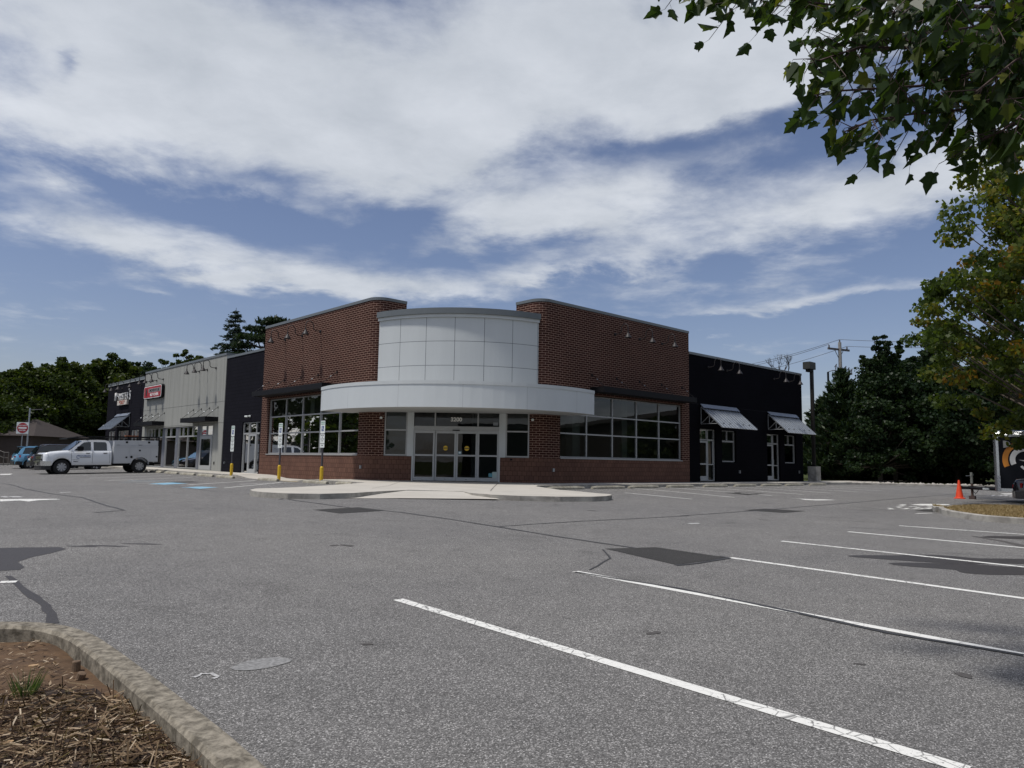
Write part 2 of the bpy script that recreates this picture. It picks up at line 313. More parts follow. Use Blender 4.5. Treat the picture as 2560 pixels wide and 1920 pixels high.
m_chrome = mat('chrome', (.62, .63, .65), .15, 1.0, namt=.03); m_cglass = mat('car_glass', (.012, .016, .018), .06, 0, .8); m_tail = mat('tail_lamp_red', (.30, .01, .012), .2, coat=.6); m_hlamp = mat('head_lamp', (.34, .36, .38), .12, .4, coat=.8)
m_blkcar = mat('black_car_paint', (.012, .011, .016), .18, .2, coat=.9, namt=.02); m_bluecar = mat('light_blue_car_paint', (.16, .40, .60), .22, .3, coat=.9, namt=.03); m_redcar = mat('dark_red_car_paint', (.16, .006, .010), .2, .2, coat=.9, namt=.03)
m_rim = mat('alloy_rim', (.40, .41, .42), .35, .3); m_plas = mat('black_plastic', g(.018), .6); m_orange = mat('cone_orange', (.74, .07, .022), .5, nscale=8, namt=.12)
m_trail = mat('black_trailer_skin', (.006, .007, .011), .5, 0, .15); m_tray = mat('trailer_aluminium', (.55, .57, .58), .25, .85, nscale=14, namt=.1); m_orng = mat('orange_vinyl', (.60, .22, .02), .5, namt=.04)
m_bark = mat('bark', (.075, .06, .048), .95, nscale=9, namt=.3, bump=.8, bscale=25); m_barkd = mat('dark_bark', (.035, .028, .024), .95, nscale=9, namt=.3, bump=.8, bscale=25); m_twig = mat('red_brown_twig', (.055, .030, .026), .7)
m_pole = mat('weathered_wood_pole', (.26, .25, .235), .9, nscale=6, namt=.2); m_wire = mat('power_line', (.10, .11, .13), .8); m_ceram = mat('insulator', (.12, .12, .13), .4)
m_soil = concrete('bare_soil', (.135, .083, .045), (.060, .038, .024), 7.0, .9, .16); m_rock = mat('pale_rock', (.45, .42, .38), .9, nscale=6, namt=.2)
m_grass = MT('lawn'); _c = m_grass.ramp(m_grass.noise(1.2, 8, .7), [(.3, (.030, .042, .012)), (.6, (.062, .075, .022)), (.8, (.12, .10, .045))]); m_grass.bump(m_grass.noise(60, 3, .7), .8, .03); m_grass = m_grass.col(_c, .95, .1)
# ------------------------------------------------------------ the ground
def smin(a, b, k=.12):
    h = max(k-abs(a-b), 0)/k; return min(a, b) - h*h*k*.25
def sst(a, b, x): t = max(0, min(1, (x-a)/(b-a))); return t*t*(3-2*t)
def G(x, y):
    pl = max(.045 + .0054*x + .0191*y, -1.6)
    fl = -.03 - .0027*max(0, min(x, 40)) + .004*max(0, min(y, 60)-13) + .02*sst(6, 16, y)*max(-9, min(0, x+2))
    return smin(pl, fl)
def ray(px, py): return FW + RT*((px-1280)/CF) - UP*((py-960)/CF)
def gp(px, py, dz=0.0):   # where the sight line through a point of the photograph meets the ground
    C0 = Vector(CPOS); d = ray(px, py); t = .5
    while t < 500 and C0.z+d.z*t > G(C0.x+d.x*t, C0.y+d.y*t)+dz: t *= 1.01
    a, b = t/1.01, t
    for _ in range(30):
        m = (a+b)/2
        if C0.z+d.z*m > G(C0.x+d.x*m, C0.y+d.y*m)+dz: a = m
        else: b = m
    q = C0+d*a; return (q.x, q.y)
def grid(name, xs, ys, zf, mat_):
    vs = [(x, y, zf(x, y)) for y in ys for x in xs]; n = len(xs)
    fs = [(j*n+i, j*n+i+1, (j+1)*n+i+1, (j+1)*n+i) for j in range(len(ys)-1) for i in range(n-1)]
    me = bpy.data.meshes.new(name); me.from_pydata(vs, [], fs); me.materials.append(mat_)
    for p in me.polygons: p.use_smooth = True
    o = bpy.data.objects.new(name, me); COL.objects.link(o); return o
def spaced(a, b, fine0, fine1, f, c):
    r = []; x = a
    while x < b: r.append(x); x += f if fine0 <= x < fine1 else c
    return r+[b]
tag(grid('parking_lot', spaced(-62, 44, -30, 40, 1, 4), spaced(-62, 64, -30, 45, 1, 4), G, m_asph), kind='structure')
tag(grid('ground', spaced(-1500, 1500, -100, 100, 4, 100), spaced(-1500, 1500, -100, 100, 4, 100), lambda x, y: G(x, y)-.05-(.25 if math.hypot(x, y) < 60 else .1), m_grass.m if isinstance(m_grass, MT) else m_grass), kind='structure')
def drape(name, poly, zf, mat_, step=.6, skirt=None, parent=None, smooth=False):
    bm = bmesh.new(); vs = [bm.verts.new((p[0], p[1], 0)) for p in poly]; bm.faces.new(vs)
    xs = [p[0] for p in poly]; ys = [p[1] for p in poly]
    for ax, lo, hi in ((0, min(xs), max(xs)), (1, min(ys), max(ys))):
        k = math.ceil(lo/step)*step
        while k < hi:
            co = (k, 0, 0) if ax == 0 else (0, k, 0); no = (1, 0, 0) if ax == 0 else (0, 1, 0)
            bmesh.ops.bisect_plane(bm, geom=bm.verts[:]+bm.edges[:]+bm.faces[:], plane_co=co, plane_no=no, dist=1e-5); k += step
    for v in bm.verts: v.co.z = zf(v.co.x, v.co.y)
    if skirt is not None:
        be = [e for e in bm.edges if len(e.link_faces) == 1]
        r = bmesh.ops.extrude_edge_only(bm, edges=be)
        for v in [q for q in r['geom'] if isinstance(q, bmesh.types.BMVert)]: v.co.z = G(v.co.x, v.co.y) - skirt
    bmesh.ops.recalc_face_normals(bm, faces=bm.faces)
    me = bpy.data.meshes.new(name); bm.to_mesh(me); bm.free(); me.materials.append(mat_)
    o = bpy.data.objects.new(name, me); COL.objects.link(o)
    if parent: o.parent = parent
    return o
def onground(h): return lambda x, y: G(x, y)+h
def mark(name, pts, mat_=None, h=.004, px=True, kind='structure', step=.8):
    P_ = [gp(*p) for p in pts] if px else pts
    return tag(drape(name, P_, onground(h), mat_ or m_line, step), kind=kind)
def stripe(name, a, b, w=.105, mat_=None, h=.004, px=True):
    A, B = (gp(*a), gp(*b)) if px else (a, b)
    d = Vector((B[0]-A[0], B[1]-A[1])).normalized(); n = Vector((-d.y, d.x))*w/2
    return tag(drape(name, [(A[0]+n.x, A[1]+n.y), (A[0]-n.x, A[1]-n.y), (B[0]-n.x, B[1]-n.y), (B[0]+n.x, B[1]+n.y)], onground(h), mat_ or m_line, .9), kind='structure')
def ribbon(name, pts, ws, mat_, h=.005, px=True):
    P_ = [Vector(gp(*p)) for p in pts] if px else [Vector(p) for p in pts]
    # soften the run of the crack, then lay a strip of uneven width along it
    Q = []
    for i in range(len(P_)-1):
        k = max(2, int((P_[i+1]-P_[i]).length/.35))
        for j in range(k): Q.append(P_[i].lerp(P_[i+1], j/k))
    Q.append(P_[-1]); vs = []; n = len(Q)
    for i, q in enumerate(Q):
        d = (Q[min(i+1, n-1)]-Q[max(i-1, 0)]).normalized(); m_ = Vector((-d.y, d.x)); w = (ws if not isinstance(ws, (list, tuple)) else ws[0]+(ws[1]-ws[0])*i/n)*(1+random.uniform(-.25, .25))/2
        q2 = q + m_*random.uniform(-.012, .012)
        for s_ in (-1, 1): p = q2+m_*w*s_; vs.append((p.x, p.y, G(p.x, p.y)+h))
    me = bpy.data.meshes.new(name); me.from_pydata(vs, [], [(2*i, 2*i+1, 2*i+3, 2*i+2) for i in range(n-1)]); me.materials.append(mat_)
    o = bpy.data.objects.new(name, me); COL.objects.link(o); return tag(o, kind='structure')
def blot(name, cx, cy, rx, ry, mat_, h=.003, rot=0, px=True, n=40, rough=.22):
    X, Y = gp(cx, cy) if px else (cx, cy); ph = [random.uniform(0, 6.28) for _ in range(5)]; P_ = []
    for i in range(n):
        a = 2*pi*i/n; k = 1+rough*sum(sin((j+2)*a+ph[j])/(j+1.6) for j in range(5)); u, v = rx*k*cos(a), ry*k*sin(a)
        P_.append((X+u*cos(rot)-v*sin(rot), Y+u*sin(rot)+v*cos(rot)))
    return tag(drape(name, P_, onground(h), mat_, .8), kind='structure')
# bay lines in front, nearest first
for a, b in (((995, 1499), (2420, 1926)), ((1438, 1429), (2600, 1645)), ((1826, 1394.5), (2600, 1502)), ((1953, 1353), (2600, 1422)), ((2120, 1329.5), (2600, 1373.5)), ((2248, 1314.5), (2600, 1339)), ((0, 1456), (42, 1454.5))):
    stripe('parking_line', a, b, .115)
Z3 = lambda a, b: (1600+a*.434, 1180+b*.434)
for a, b in (((-90, 120), (300, 157)), ((-30, 95), (545, 147)), ((120, 88), (760, 136)), ((290, 85), (940, 130)), ((480, 82), (1100, 122)), ((650, 82), (1255, 115)), ((800, 80), (1390, 108)), ((960, 79), (1500, 100))):
    stripe('parking_line', Z3(*a), Z3(*b), .10)
Z2 = lambda a, b: (340+a*.11754, 1040+b*.11754)
Z1 = lambda a, b: (a/5.267, 1150+b/5.267)
for a, b in (((160, 1189.8), (395, 1184.0)), ((224, 1195.6), (430, 1188.5)), ((262, 1201.2), (480, 1193.5)), ((470, 1212.5), (640, 1201)), ((560, 1220), (700, 1207)), ((600, 1211), (760, 1203.5)), ((2505, 1234.5), (2560, 1235)), ((150, 1231.6), (176, 1230.6)), ((2290, 1284), (2330, 1283))):
    stripe('parking_line', a, b, .10)
for a, b in (((268, 1201.3), (345, 1200.3)), ((340, 1208.5), (432, 1206.5)), ((372, 1211.3), (420, 1210)), ((300, 1204.6), (390, 1203))):
    stripe('painted_hatch_line', a, b, .11, m_line)
stripe('blue_hatch_line', (300, 1206), (400, 1204), .14, m_blue); stripe('blue_hatch_line', (318, 1202), (420, 1200.5), .12, m_blue)
mark('accessible_bay_panel', [(452, 1219), (500, 1216.5), (545, 1218.5), (498, 1222.3)], m_blue); mark('accessible_bay_panel', [(372, 1209.5), (430, 1206.5), (470, 1208.8), (410, 1212)], m_blue, .0045)
stripe('yellow_kerb_line', (704, 1202.5), (744, 1205), .10, m_yelk, .012)
# direction arrows and painted words, flat on the asphalt
mark('painted_arrow', [(1975, 1245.6), (2030, 1248.3), (2060, 1248.8), (2094, 1250.3), (2040, 1251.2), (2012, 1249.8), (1999, 1247.3)])
mark('painted_arrow', [(0, 1248.5), (60, 1247.6), (140, 1247.4), (152, 1248.6), (95, 1251), (72, 1254), (48, 1251.5), (0, 1254)])
mark('painted_arrow', [(2282, 1261.5), (2300, 1260), (2370, 1260.5), (2376, 1262.6), (2340, 1264.2), (2322, 1264.5)])
mark('painted_arrow', [(2500, 1234.2), (2560, 1233.6), (2560, 1235.6), (2512, 1236)], h=.0035)
mark('painted_arrow', [(1, 1185.0), (32, 1184.5), (24, 1187), (0, 1187.2)], h=.0035)
random.seed(3)
for i in range(34):
    x, y = random.uniform(2217, 2330), random.uniform(1262, 1275); y = min(y, 1274-(x-2217)*.02); L_ = random.uniform(5, 15)
    stripe('worn_paint_stroke', (x, y), (x+L_, y-random.uniform(-1.5, 1.7)), .10, m_line, .0042)
for i in range(10):
    x = 2466+i*6.5; stripe('worn_paint_stroke', (x, 1239+random.uniform(-1.5, 2.5)), (x+7, 1239.5+random.uniform(-2, 2)), .10, m_oldline, .0042)
for x0 in (6, 28, 40): stripe('worn_paint_stroke', (x0, 1241), (x0+12, 1243.5), .13, m_oldline, .0042)
mark('faded_paint_mark', [(1716, 1308.5), (1745, 1307.5), (1751, 1309.5), (1728, 1310.5)], m_oldline)
# repairs
mark('asphalt_patch', [(1512, 1372), (1640, 1368.5), (1822, 1395), (1690, 1412.5)], m_patch); mark('asphalt_patch', [(783, 1274.8), (895, 1268.5), (968, 1277), (850, 1284)], m_patch)
mark('asphalt_patch', [(1858, 1275.5), (1912, 1272), (2015, 1278), (1960, 1282.5)], m_patch); mark('asphalt_patch', [(1810, 1232), (1850, 1231), (1915, 1235), (1870, 1238)], m_patch)
mark('asphalt_patch', [(2285, 1277.5), (2330, 1271.5), (2420, 1275), (2420, 1282), (2350, 1281)], m_patch, .0032); mark('asphalt_patch', [(2385, 1263.8), (2432, 1259.8), (2560, 1268), (2600, 1272), (2470, 1272)], m_patch, .0032)
mark('asphalt_patch', [(415, 1205.2), (480, 1203.4), (500, 1205.8), (440, 1206.8)], m_patch, .0032)
ribbon('sealed_crack', [(700, 1249), (712, 1245.5), (735, 1251), (870, 1269), (1000, 1281), (1130, 1299), (1235, 1316), (1400, 1343), (1590, 1371)], .07, m_seal)
ribbon('sealed_crack', [(1245, 1317), (1330, 1311), (1450, 1303.5), (1600, 1296), (1720, 1290)], .05, m_seal)
ribbon('sealed_crack', [(1438, 1431), (1700, 1472), (1980, 1530), (2220, 1583), (2560, 1640)], [.05, .075], m_seal, .0062)
ribbon('sealed_crack', [(1700, 1290), (1890, 1277), (2020, 1266), (2140, 1256), (2290, 1243), (2420, 1233)], .045, m_seal); ribbon('sealed_crack', [(2130, 1267), (2250, 1278), (2345, 1285)], .04, m_seal)
ribbon('sealed_crack', [(0, 1209), (60, 1222), (130, 1235), (205, 1244), (262, 1263), (312, 1276), (235, 1282)], .045, m_seal)
ribbon('sealed_crack', [(590, 1230.5), (540, 1229), (480, 1221), (430, 1215)], .045, m_seal)
ribbon('sealed_crack', [(1508, 1374), (1525, 1396), (1475, 1425)], .025, m_seal); ribbon('sealed_crack', [(1690, 1414), (1742, 1409), (1822, 1396), (1800, 1391)], .07, m_seal, .0068)
ribbon('sealed_crack', [(2120, 1318), (2170, 1321), (2240, 1325)], .03, m_seal)
# stains
mark('damp_stain', [(-60, 1372), (60, 1369), (150, 1368), (166, 1373), (128, 1383), (80, 1393), (44, 1405), (62, 1418), (48, 1425), (-60, 1430)], m_wet, .0028)
for x, y, w_ in ((206, 1366, .20), (268, 1365, .26), (355, 1360, .26)): blot('damp_stain', x, y, w_, .05, m_wet, .0028, 2.35)
ribbon('damp_trail', [(20, 1440), (50, 1466), (86, 1492), (114, 1514), (127, 1535), (127, 1560)], [.07, .10], m_wet, .0034)
for cx, cy, a, b in ((2410, 1400, 1.35, .45), (2520, 1425, 1.1, .55), (2580, 1345, 1.0, .3)): blot('damp_stain', cx, cy, a, b, m_wet, .0026+.0004*a, -.75, n=50, rough=.35)
ribbon('damp_trail', [(2430, 1340), (2500, 1352), (2590, 1372)], [.10, .22], m_stain, .0028)
for x, y, a in ((1635, 1583, .07), (2410, 1689, .075), (918, 1611, .045), (2150, 1661, .04), (1910, 1300, .10), (1480, 1277, .16), (1120, 1340, .05), (1390, 1262, .12), (868, 1364, .12), (835, 1364, .09)): blot('oil_spot', x, y, a, a*.55, m_stain, .0042, random.uniform(0, 3), n=22)
m_scuff = mat('tar_scuff', (.062, .062, .062), .9, nscale=14, namt=.35, bump=.4, bscale=90); m_pale = mat('pale_spill', (.22, .22, .215), .9, nscale=40, namt=.45); m_pale2 = mat('chalky_spill', (.40, .40, .39), .9, nscale=50, namt=.5)
blot('pale_spill', 655, 1660, .19, .12, m_pale, .0036, 0, n=30, rough=.08); ribbon('chalk_scuff', [(484, 1695), (505, 1686), (530, 1684), (548, 1692), (530, 1698)], .025, m_pale2, .005)
# ------------------------------------------------------------ pavement around the building
def PV(x, y):   # top of the pavement: a kerb's height over the lot, dropping to it at the bays for disabled drivers and at the entrance
    m = 1.0
    if x < 1.2: m = 1 - sst(14.8, 12.6, y)*sst(6.6, 8.8, y) if True else m
    return G(x, y) + .012 + .135*m + .02*sst(-1.5, 1.0, max(x, 0)*1.0)*0
sidewalk_poly = [(60, .6), (60, -1.95), (3.1, -1.95)] + [gp(x, y, .13) for x, y in ((1340, 1217), (1400, 1226), (1450, 1230), (1500, 1235), (1524, 1236.5), (1530, 1239), (1515, 1241.5), (1480, 1243), (1400, 1243), (1300, 1241), (1230, 1238), (1180, 1234), (1156, 1229.5))]
sidewalk_poly += [(-4.0, -3.4)] + [gp(x, y, .13) for x, y in ((950, 1229.5), (880, 1234), (800, 1236), (720, 1235), (660, 1232), (632, 1229), (625, 1226), (640, 1222.5), (700, 1221), (760, 1218))] + [(-4.3, .55), (-1.95, 2.4), (-1.95, 52), (.6, 52), (.6, 20), (8, 8), (20, .6)]
pav = drape('sidewalk', sidewalk_poly, PV, m_conc, .5, skirt=.06); tag(pav, kind='structure'); pav.data.materials.append(m_kerb)
for p in pav.data.polygons:
    if abs(p.normal.z) < .5: p.material_index = 1
# the entrance ramp between the two rounded noses
tag(drape('entrance_ramp', [gp(*p) for p in ((700, 1245.9), (880, 1246.4), (1000, 1247), (1100, 1248.6), (1250, 1251.2), (1180, 1241.8), (1152, 1231))] + [gp(1156, 1229.4, .128), gp(1006, 1226.4, .128)] + [gp(*p) for p in ((1000, 1227.2), (950, 1236.4), (880, 1243.4), (800, 1245.9))], lambda x, y: G(x, y)+.010+.128*max(0, min(1, (x+y+10.6)/3.2)), m_conc, .4), kind='structure')
def joint(name, pts, w=.018):
    P_ = [Vector(p) for p in pts]; vs = []
    Q = [P_[i].lerp(P_[i+1], j/12) for i in range(len(P_)-1) for j in range(12)]+[P_[-1]]; n = len(Q)
    for i, q in enumerate(Q):
        d = (Q[min(i+1, n-1)]-Q[max(i-1, 0)]).normalized()
        for s_ in (-1, 1): p = q+Vector((-d.y, d.x))*w/2*s_; vs.append((p.x, p.y, PV(p.x, p.y)+.006))
    me = bpy.data.meshes.new(name); me.from_pydata(vs, [], [(2*i, 2*i+1, 2*i+3, 2*i+2) for i in range(n-1)]); me.materials.append(m_seal)
    o = bpy.data.objects.new(name, me); COL.objects.link(o); tag(o, kind='structure')
joint('pavement_joint', [(4.05, 1.35), gp(1226, 1228, .14)], .022); joint('pavement_joint', [gp(1012, 1201.5, .14), gp(975, 1214, .14), gp(930, 1222, .14)], .014)
for k in range(2, 16): joint('pavement_joint', [(3.3+k*1.83, -1.9), (3.3+k*1.83, -.05)], .014)
for k in range(3, 26): joint('pavement_joint', [(-1.9, 1.4+k*1.83), (-.05, 1.4+k*1.83)], .014)
# kerb and grass beyond the right-hand bays
bk = [(29, -1.95), (31.5, -2.2), (33.4, -3.4)] + [gp(x, y, .10) for x, y in ((2235, 1213.2), (2310, 1214.2), (2400, 1214.6))]
bk = [(29, -1.95), (31.5, -2.3), (33.5, -4.0), (34.8, -6.3), (36.5, -8.6), (39.5, -10.6), (44, -12.2), (60, -16)]
def kerb_strip(name, pts, w, h, mat_, inner=-1, parent=None, drop=.06, step=.5):
    P_ = [Vector(p) for p in pts]; Q = []
    for i in range(len(P_)-1):   # Catmull-Rom through the points
        a, b, c, d = P_[max(i-1, 0)], P_[i], P_[i+1], P_[min(i+2, len(P_)-1)]; k = max(2, int((c-b).length/step))
        for j in range(k):
            t = j/k; Q.append(.5*((2*b)+(-a+c)*t+(2*a-5*b+4*c-d)*t*t+(-a+3*b-3*c+d)*t**3))
    Q.append(P_[-1]); n = len(Q); vs = []
    for i, q in enumerate(Q):
        d = (Q[min(i+1, n-1)]-Q[max(i-1, 0)]).normalized(); m_ = Vector((-d.y, d.x))*inner; e = q+m_*w; z = G(q.x, q.y)
        f1 = q+m_*.02; f2 = q+m_*(w-.02)
        vs += [(q.x, q.y, z-drop), (q.x, q.y, z+h-.02), (f1.x, f1.y, z+h), (f2.x, f2.y, z+h), (e.x, e.y, z+h-.02), (e.x, e.y, z-drop)]
    fs = [(6*i+k, 6*i+k+1, 6*i+7+k, 6*i+6+k) for i in range(n-1) for k in range(5)] + [(0, 1, 2, 3, 4, 5), tuple(6*(n-1)+k for k in range(5, -1, -1))]
    me = bpy.data.meshes.new(name); me.from_pydata(vs, [], fs); me.materials.append(mat_); o = bpy.data.objects.new(name, me); COL.objects.link(o)
    if parent: o.parent = parent
    return o, Q
kb, _ = kerb_strip('kerb', bk, .16, .13, m_kerb, 1); tag(kb, kind='structure')
tag(drape('lawn', [(p[0]+.12, p[1]+.14) for p in bk]+[(60, 40), (33, 40), (30.4, 20), (30.4, -1.5)], lambda x, y: G(x, y)+.11+.012*max(0, y+8)*0, m_grass, 2.5), kind='structure')
lk, _ = kerb_strip('kerb', [(-1.95, 51.5), (-6, 52.5), (-12, 51), (-22, 45), (-40, 34)], .16, .14, m_kerb, -1); tag(lk, kind='structure')
tag(drape('lawn', [(-1.95, 51.6), (-6, 52.6), (-12, 51.1), (-22, 45.1), (-40, 34.1), (-60, 50), (-50, 90), (10, 90), (10, 51)], lambda x, y: G(x, y)+.12, m_grass, 3), kind='structure')
# grass island at the right
A_ = [gp(2600, 1312.5), gp(2560, 1311), gp(2457, 1303), gp(2400, 1295), gp(2362, 1288), gp(2347, 1281), gp(2346, 1274.8)]
B_ = [gp(2352, 1267.5, .15), gp(2372, 1264, .15), gp(2420, 1262, .15), gp(2490, 1262.5, .15), gp(2620, 1264, .15)]
isl_out = A_ + B_
o, isl_q = kerb_strip('island_kerb', isl_out, .16, .15, m_kerb, -1, step=.3); tag(o, kind='structure')
# planter at the camera's feet
pl_out = [(-19.8, -14.6), (-17.6, -15.35), (-16.9, -15.75), (-16.47, -16.04), (-16.26, -16.22), (-16.13, -16.45), (-16.05, -16.8), (-16.03, -17.3), (-16.03, -18.0), (-16.04, -19.0), (-16.08, -20.5), (-16.1, -26)]
o, pl_q = kerb_strip('planter_kerb', pl_out, .165, .15, m_kerbold, -1, step=.12); tag(o, kind='structure')
soil = drape('planter_soil', [(-19.8, -14.85)]+[(q.x-.10, q.y-.06) for q in pl_q[8:-1:3]]+[(-16.25, -26), (-24, -26), (-24, -14.9)], lambda x, y: G(x, y)+.055+.018*sin(x*9+y*3)*cos(y*7)+.02*sin(x*2.3)*sin(y*1.9), m_soil, .12); tag(soil, kind='structure')
# a lip of paler earth and grass on the far island
isl_in = [(q.x+.08, q.y+.05) for q in isl_q]
def inset(Q, w, side):
    r = []; n = len(Q)
    for i, q in enumerate(Q):
        d = (Q[min(i+1, n-1)]-Q[max(i-1, 0)]).normalized(); m_ = Vector((-d.y, d.x))*side; r.append((q.x+m_.x*w, q.y+m_.y*w))
    return r
isl_in = inset(isl_q[::2], .14, -1)
m_straw = MT('dry_lawn'); _c = m_straw.ramp(m_straw.noise(9, 8, .7), [(.3, (.13, .085, .04)), (.6, (.30, .21, .11)), (.85, (.17, .15, .05))]); m_straw.bump(m_straw.noise(70, 3, .8), 1.0, .03); m_straw = m_straw.col(_c, .95, .1)
tag(drape('island_earth', isl_in, lambda x, y: G(x, y)+.135, m_straw, .3), kind='structure')
# ------------------------------------------------------------ the buildings
S2 = sqrt(2)
ML = Matrix(((0, -1, 0, 0), (1, 0, 0, 0), (0, 0, 1, 0), (0, 0, 0, 1)))            # (along, out, up) on the left-hand front
MR = Matrix(((1, 0, 0, 0), (0, -1, 0, 0), (0, 0, 1, 0), (0, 0, 0, 1)))            # on the right-hand front
KD = 5.47
def MDk(K): return Matrix(((1/S2, -1/S2, 0, K/2), (-1/S2, -1/S2, 0, K/2), (0, 0, 1, 0), (0, 0, 0, 1)))   # on the angled entrance
MD = MDk(KD)
def wall_strip(mb, path, z0, z1, holes=(), s0=0.0, dz=None):
    """path: points in plan; holes: (s0, s1, z0, z1) in distance along the path and height. UVs in metres."""
    ss = [s0]
    for a, b in zip(path, path[1:]): ss.append(ss[-1]+math.hypot(b[0]-a[0], b[1]-a[1]))
    def pt(s):
        for i in range(len(path)-1):
            if s <= ss[i+1]+1e-9: t = (s-ss[i])/(ss[i+1]-ss[i]); return (path[i][0]+(path[i+1][0]-path[i][0])*t, path[i][1]+(path[i+1][1]-path[i][1])*t)
        return path[-1]
    sv_ = sorted(set([round(x, 5) for x in ss]+[round(h[k], 5) for h in holes for k in (0, 1) if ss[0] < h[k] < ss[-1]]))
    zv = sorted(set([z0, z1]+[h[k] for h in holes for k in (2, 3) if z0 < h[k] < z1]))
    for a, b in zip(sv_, sv_[1:]):
        if b-a < 1e-5: continue
        for c, d in zip(zv, zv[1:]):
            ms, mz = (a+b)/2, (c+d)/2
            if any(h[0] < ms < h[1] and h[2] < mz < h[3] for h in holes): continue
            p, q = pt(a), pt(b); mb.add([(*p, c), (*q, c), (*q, d), (*p, d)], [(0, 1, 2, 3)], [[(a, c), (b, c), (b, d), (a, d)]])
    return ss[-1]
def arc(cx, cy, r, a0, a1, n=8): return [(cx+r*cos(R(a0+(a1-a0)*i/n)), cy+r*sin(R(a0+(a1-a0)*i/n))) for i in range(n+1)]
def reveal(mb, M_, a0, a1, z0, z1, dep):   # the four inner faces of an opening
    for q in (((a0, 0, z0), (a0, -dep, z0), (a0, -dep, z1), (a0, 0, z1)), ((a1, 0, z0), (a1, -dep, z0), (a1, -dep, z1), (a1, 0, z1)), ((a0, 0, z1), (a1, 0, z1), (a1, -dep, z1), (a0, -dep, z1)), ((a0, 0, z0), (a1, 0, z0), (a1, -dep, z0), (a0, -dep, z0))):
        L_ = [(abs(q[0][0]-v[0])+abs(v[1]), v[2]) if q[0][0] == q[2][0] else (v[0], v[2]+v[1]) for v in q]
        mb.add([tuple(M_ @ Vector(v)) for v in q], [(0, 1, 2, 3)], [L_])
def win(parent, M_, xs, zs, rec=.11, bw=.062, dep=.10, skip=(), sill=True, name='window', pm=None, fm=None, nobot=False):
    """a window: grid lines xs and zs; panes between them. One mesh for the frame, each pane a child."""
    f = MB(M_); y1 = -rec; y0 = -rec-dep
    for x in xs: f.box(x-bw/2, x+bw/2, y0, y1, zs[0], zs[-1])
    for i, z in enumerate(zs):
        for a, b in zip(xs, xs[1:]): f.box(a+bw/2, b-bw/2, y0+.004, y1-.004, z-(bw/2 if i else 0), z+(bw/2 if i < len(zs)-1 else 0) if i else z+bw)
    if sill: f.box(xs[0]-.02, xs[-1]+.02, y0, .035, zs[0]-.05, zs[0]-.003)
    w = f.build(name, fm or m_alu, parent)
    for a, b in zip(xs, xs[1:]):
        for c, d in zip(zs, zs[1:]):
            if (a, c) in skip: continue
            MB(M_).quad((a, -rec-dep*.55, c), (b, -rec-dep*.55, c), (b, -rec-dep*.55, d), (a, -rec-dep*.55, d)).build('pane', pm or m_pane, w)
    return w
def door(parent, M_, a, b, z0, z1, rec=.12, sw=.10, bot=.22, handle='bar', mid=None, name='door', hs=1):
    f = MB(M_); y0, y1 = -rec-.05, -rec
    f.box(a, a+sw, y0, y1, z0, z1); f.box(b-sw, b, y0, y1, z0, z1); f.box(a+sw, b-sw, y0, y1, z1-sw*1.1, z1); f.box(a+sw, b-sw, y0, y1, z0, z0+bot)
    if mid: f.box(a+sw, b-sw, y0, y1, mid-.04, mid+.04)
    d = f.build(name, m_aludoor, parent)
    MB(M_).quad((a+sw, -rec-.03, z0+bot), (b-sw, -rec-.03, z0+bot), (b-sw, -rec-.03, z1-sw*1.1), (a+sw, -rec-.03, z1-sw*1.1)).build('pane', m_panedk, d)
    if handle == 'bar':
        x = a+sw*.5 if hs < 0 else b-sw*.5
        MB(M_).tube([(x, y1, z0+.95), (x, y1+.07, z0+.95), (x, y1+.07, z0+1.25), (x, y1, z0+1.25)], .014, 6).build('handle', m_steel, d)
    return d
def coping(mb, path, z, out=.035, back=.30, h=.13, drop=.0):
    """a metal cap run along the top of a wall, with its fascia standing proud"""
    P_ = [Vector(p) for p in path]; n = len(P_); vs = []
    for i, q in enumerate(P_):
        d1 = (P_[min(i+1, n-1)]-P_[max(i, 0)]) if i < n-1 else (P_[i]-P_[i-1]); d0 = (P_[i]-P_[i-1]) if i else d1
        t = (d0.normalized()+d1.normalized()).normalized(); m_ = Vector((t.y, -t.x)); k = 1/max(.4, m_.dot(Vector((d1.normalized().y, -d1.normalized().x))))
        a, b = q+m_*out*k, q-m_*back*k
        vs += [(a.x, a.y, z), (a.x, a.y, z+h), (b.x, b.y, z+h+.01), (b.x, b.y, z)]
    mb.add(vs, [(4*i+k, 4*i+(k+1) % 4, 4*i+4+(k+1) % 4, 4*i+4+k) for i in range(n-1) for k in range(4)]+[(0, 1, 2, 3), (4*n-4, 4*n-3, 4*n-2, 4*n-1)])
ZB = -.35; ZBLK = 1.17; ZPAR = 8.08; ZSOF = 3.10; YE, XE = 16.3, 16.5
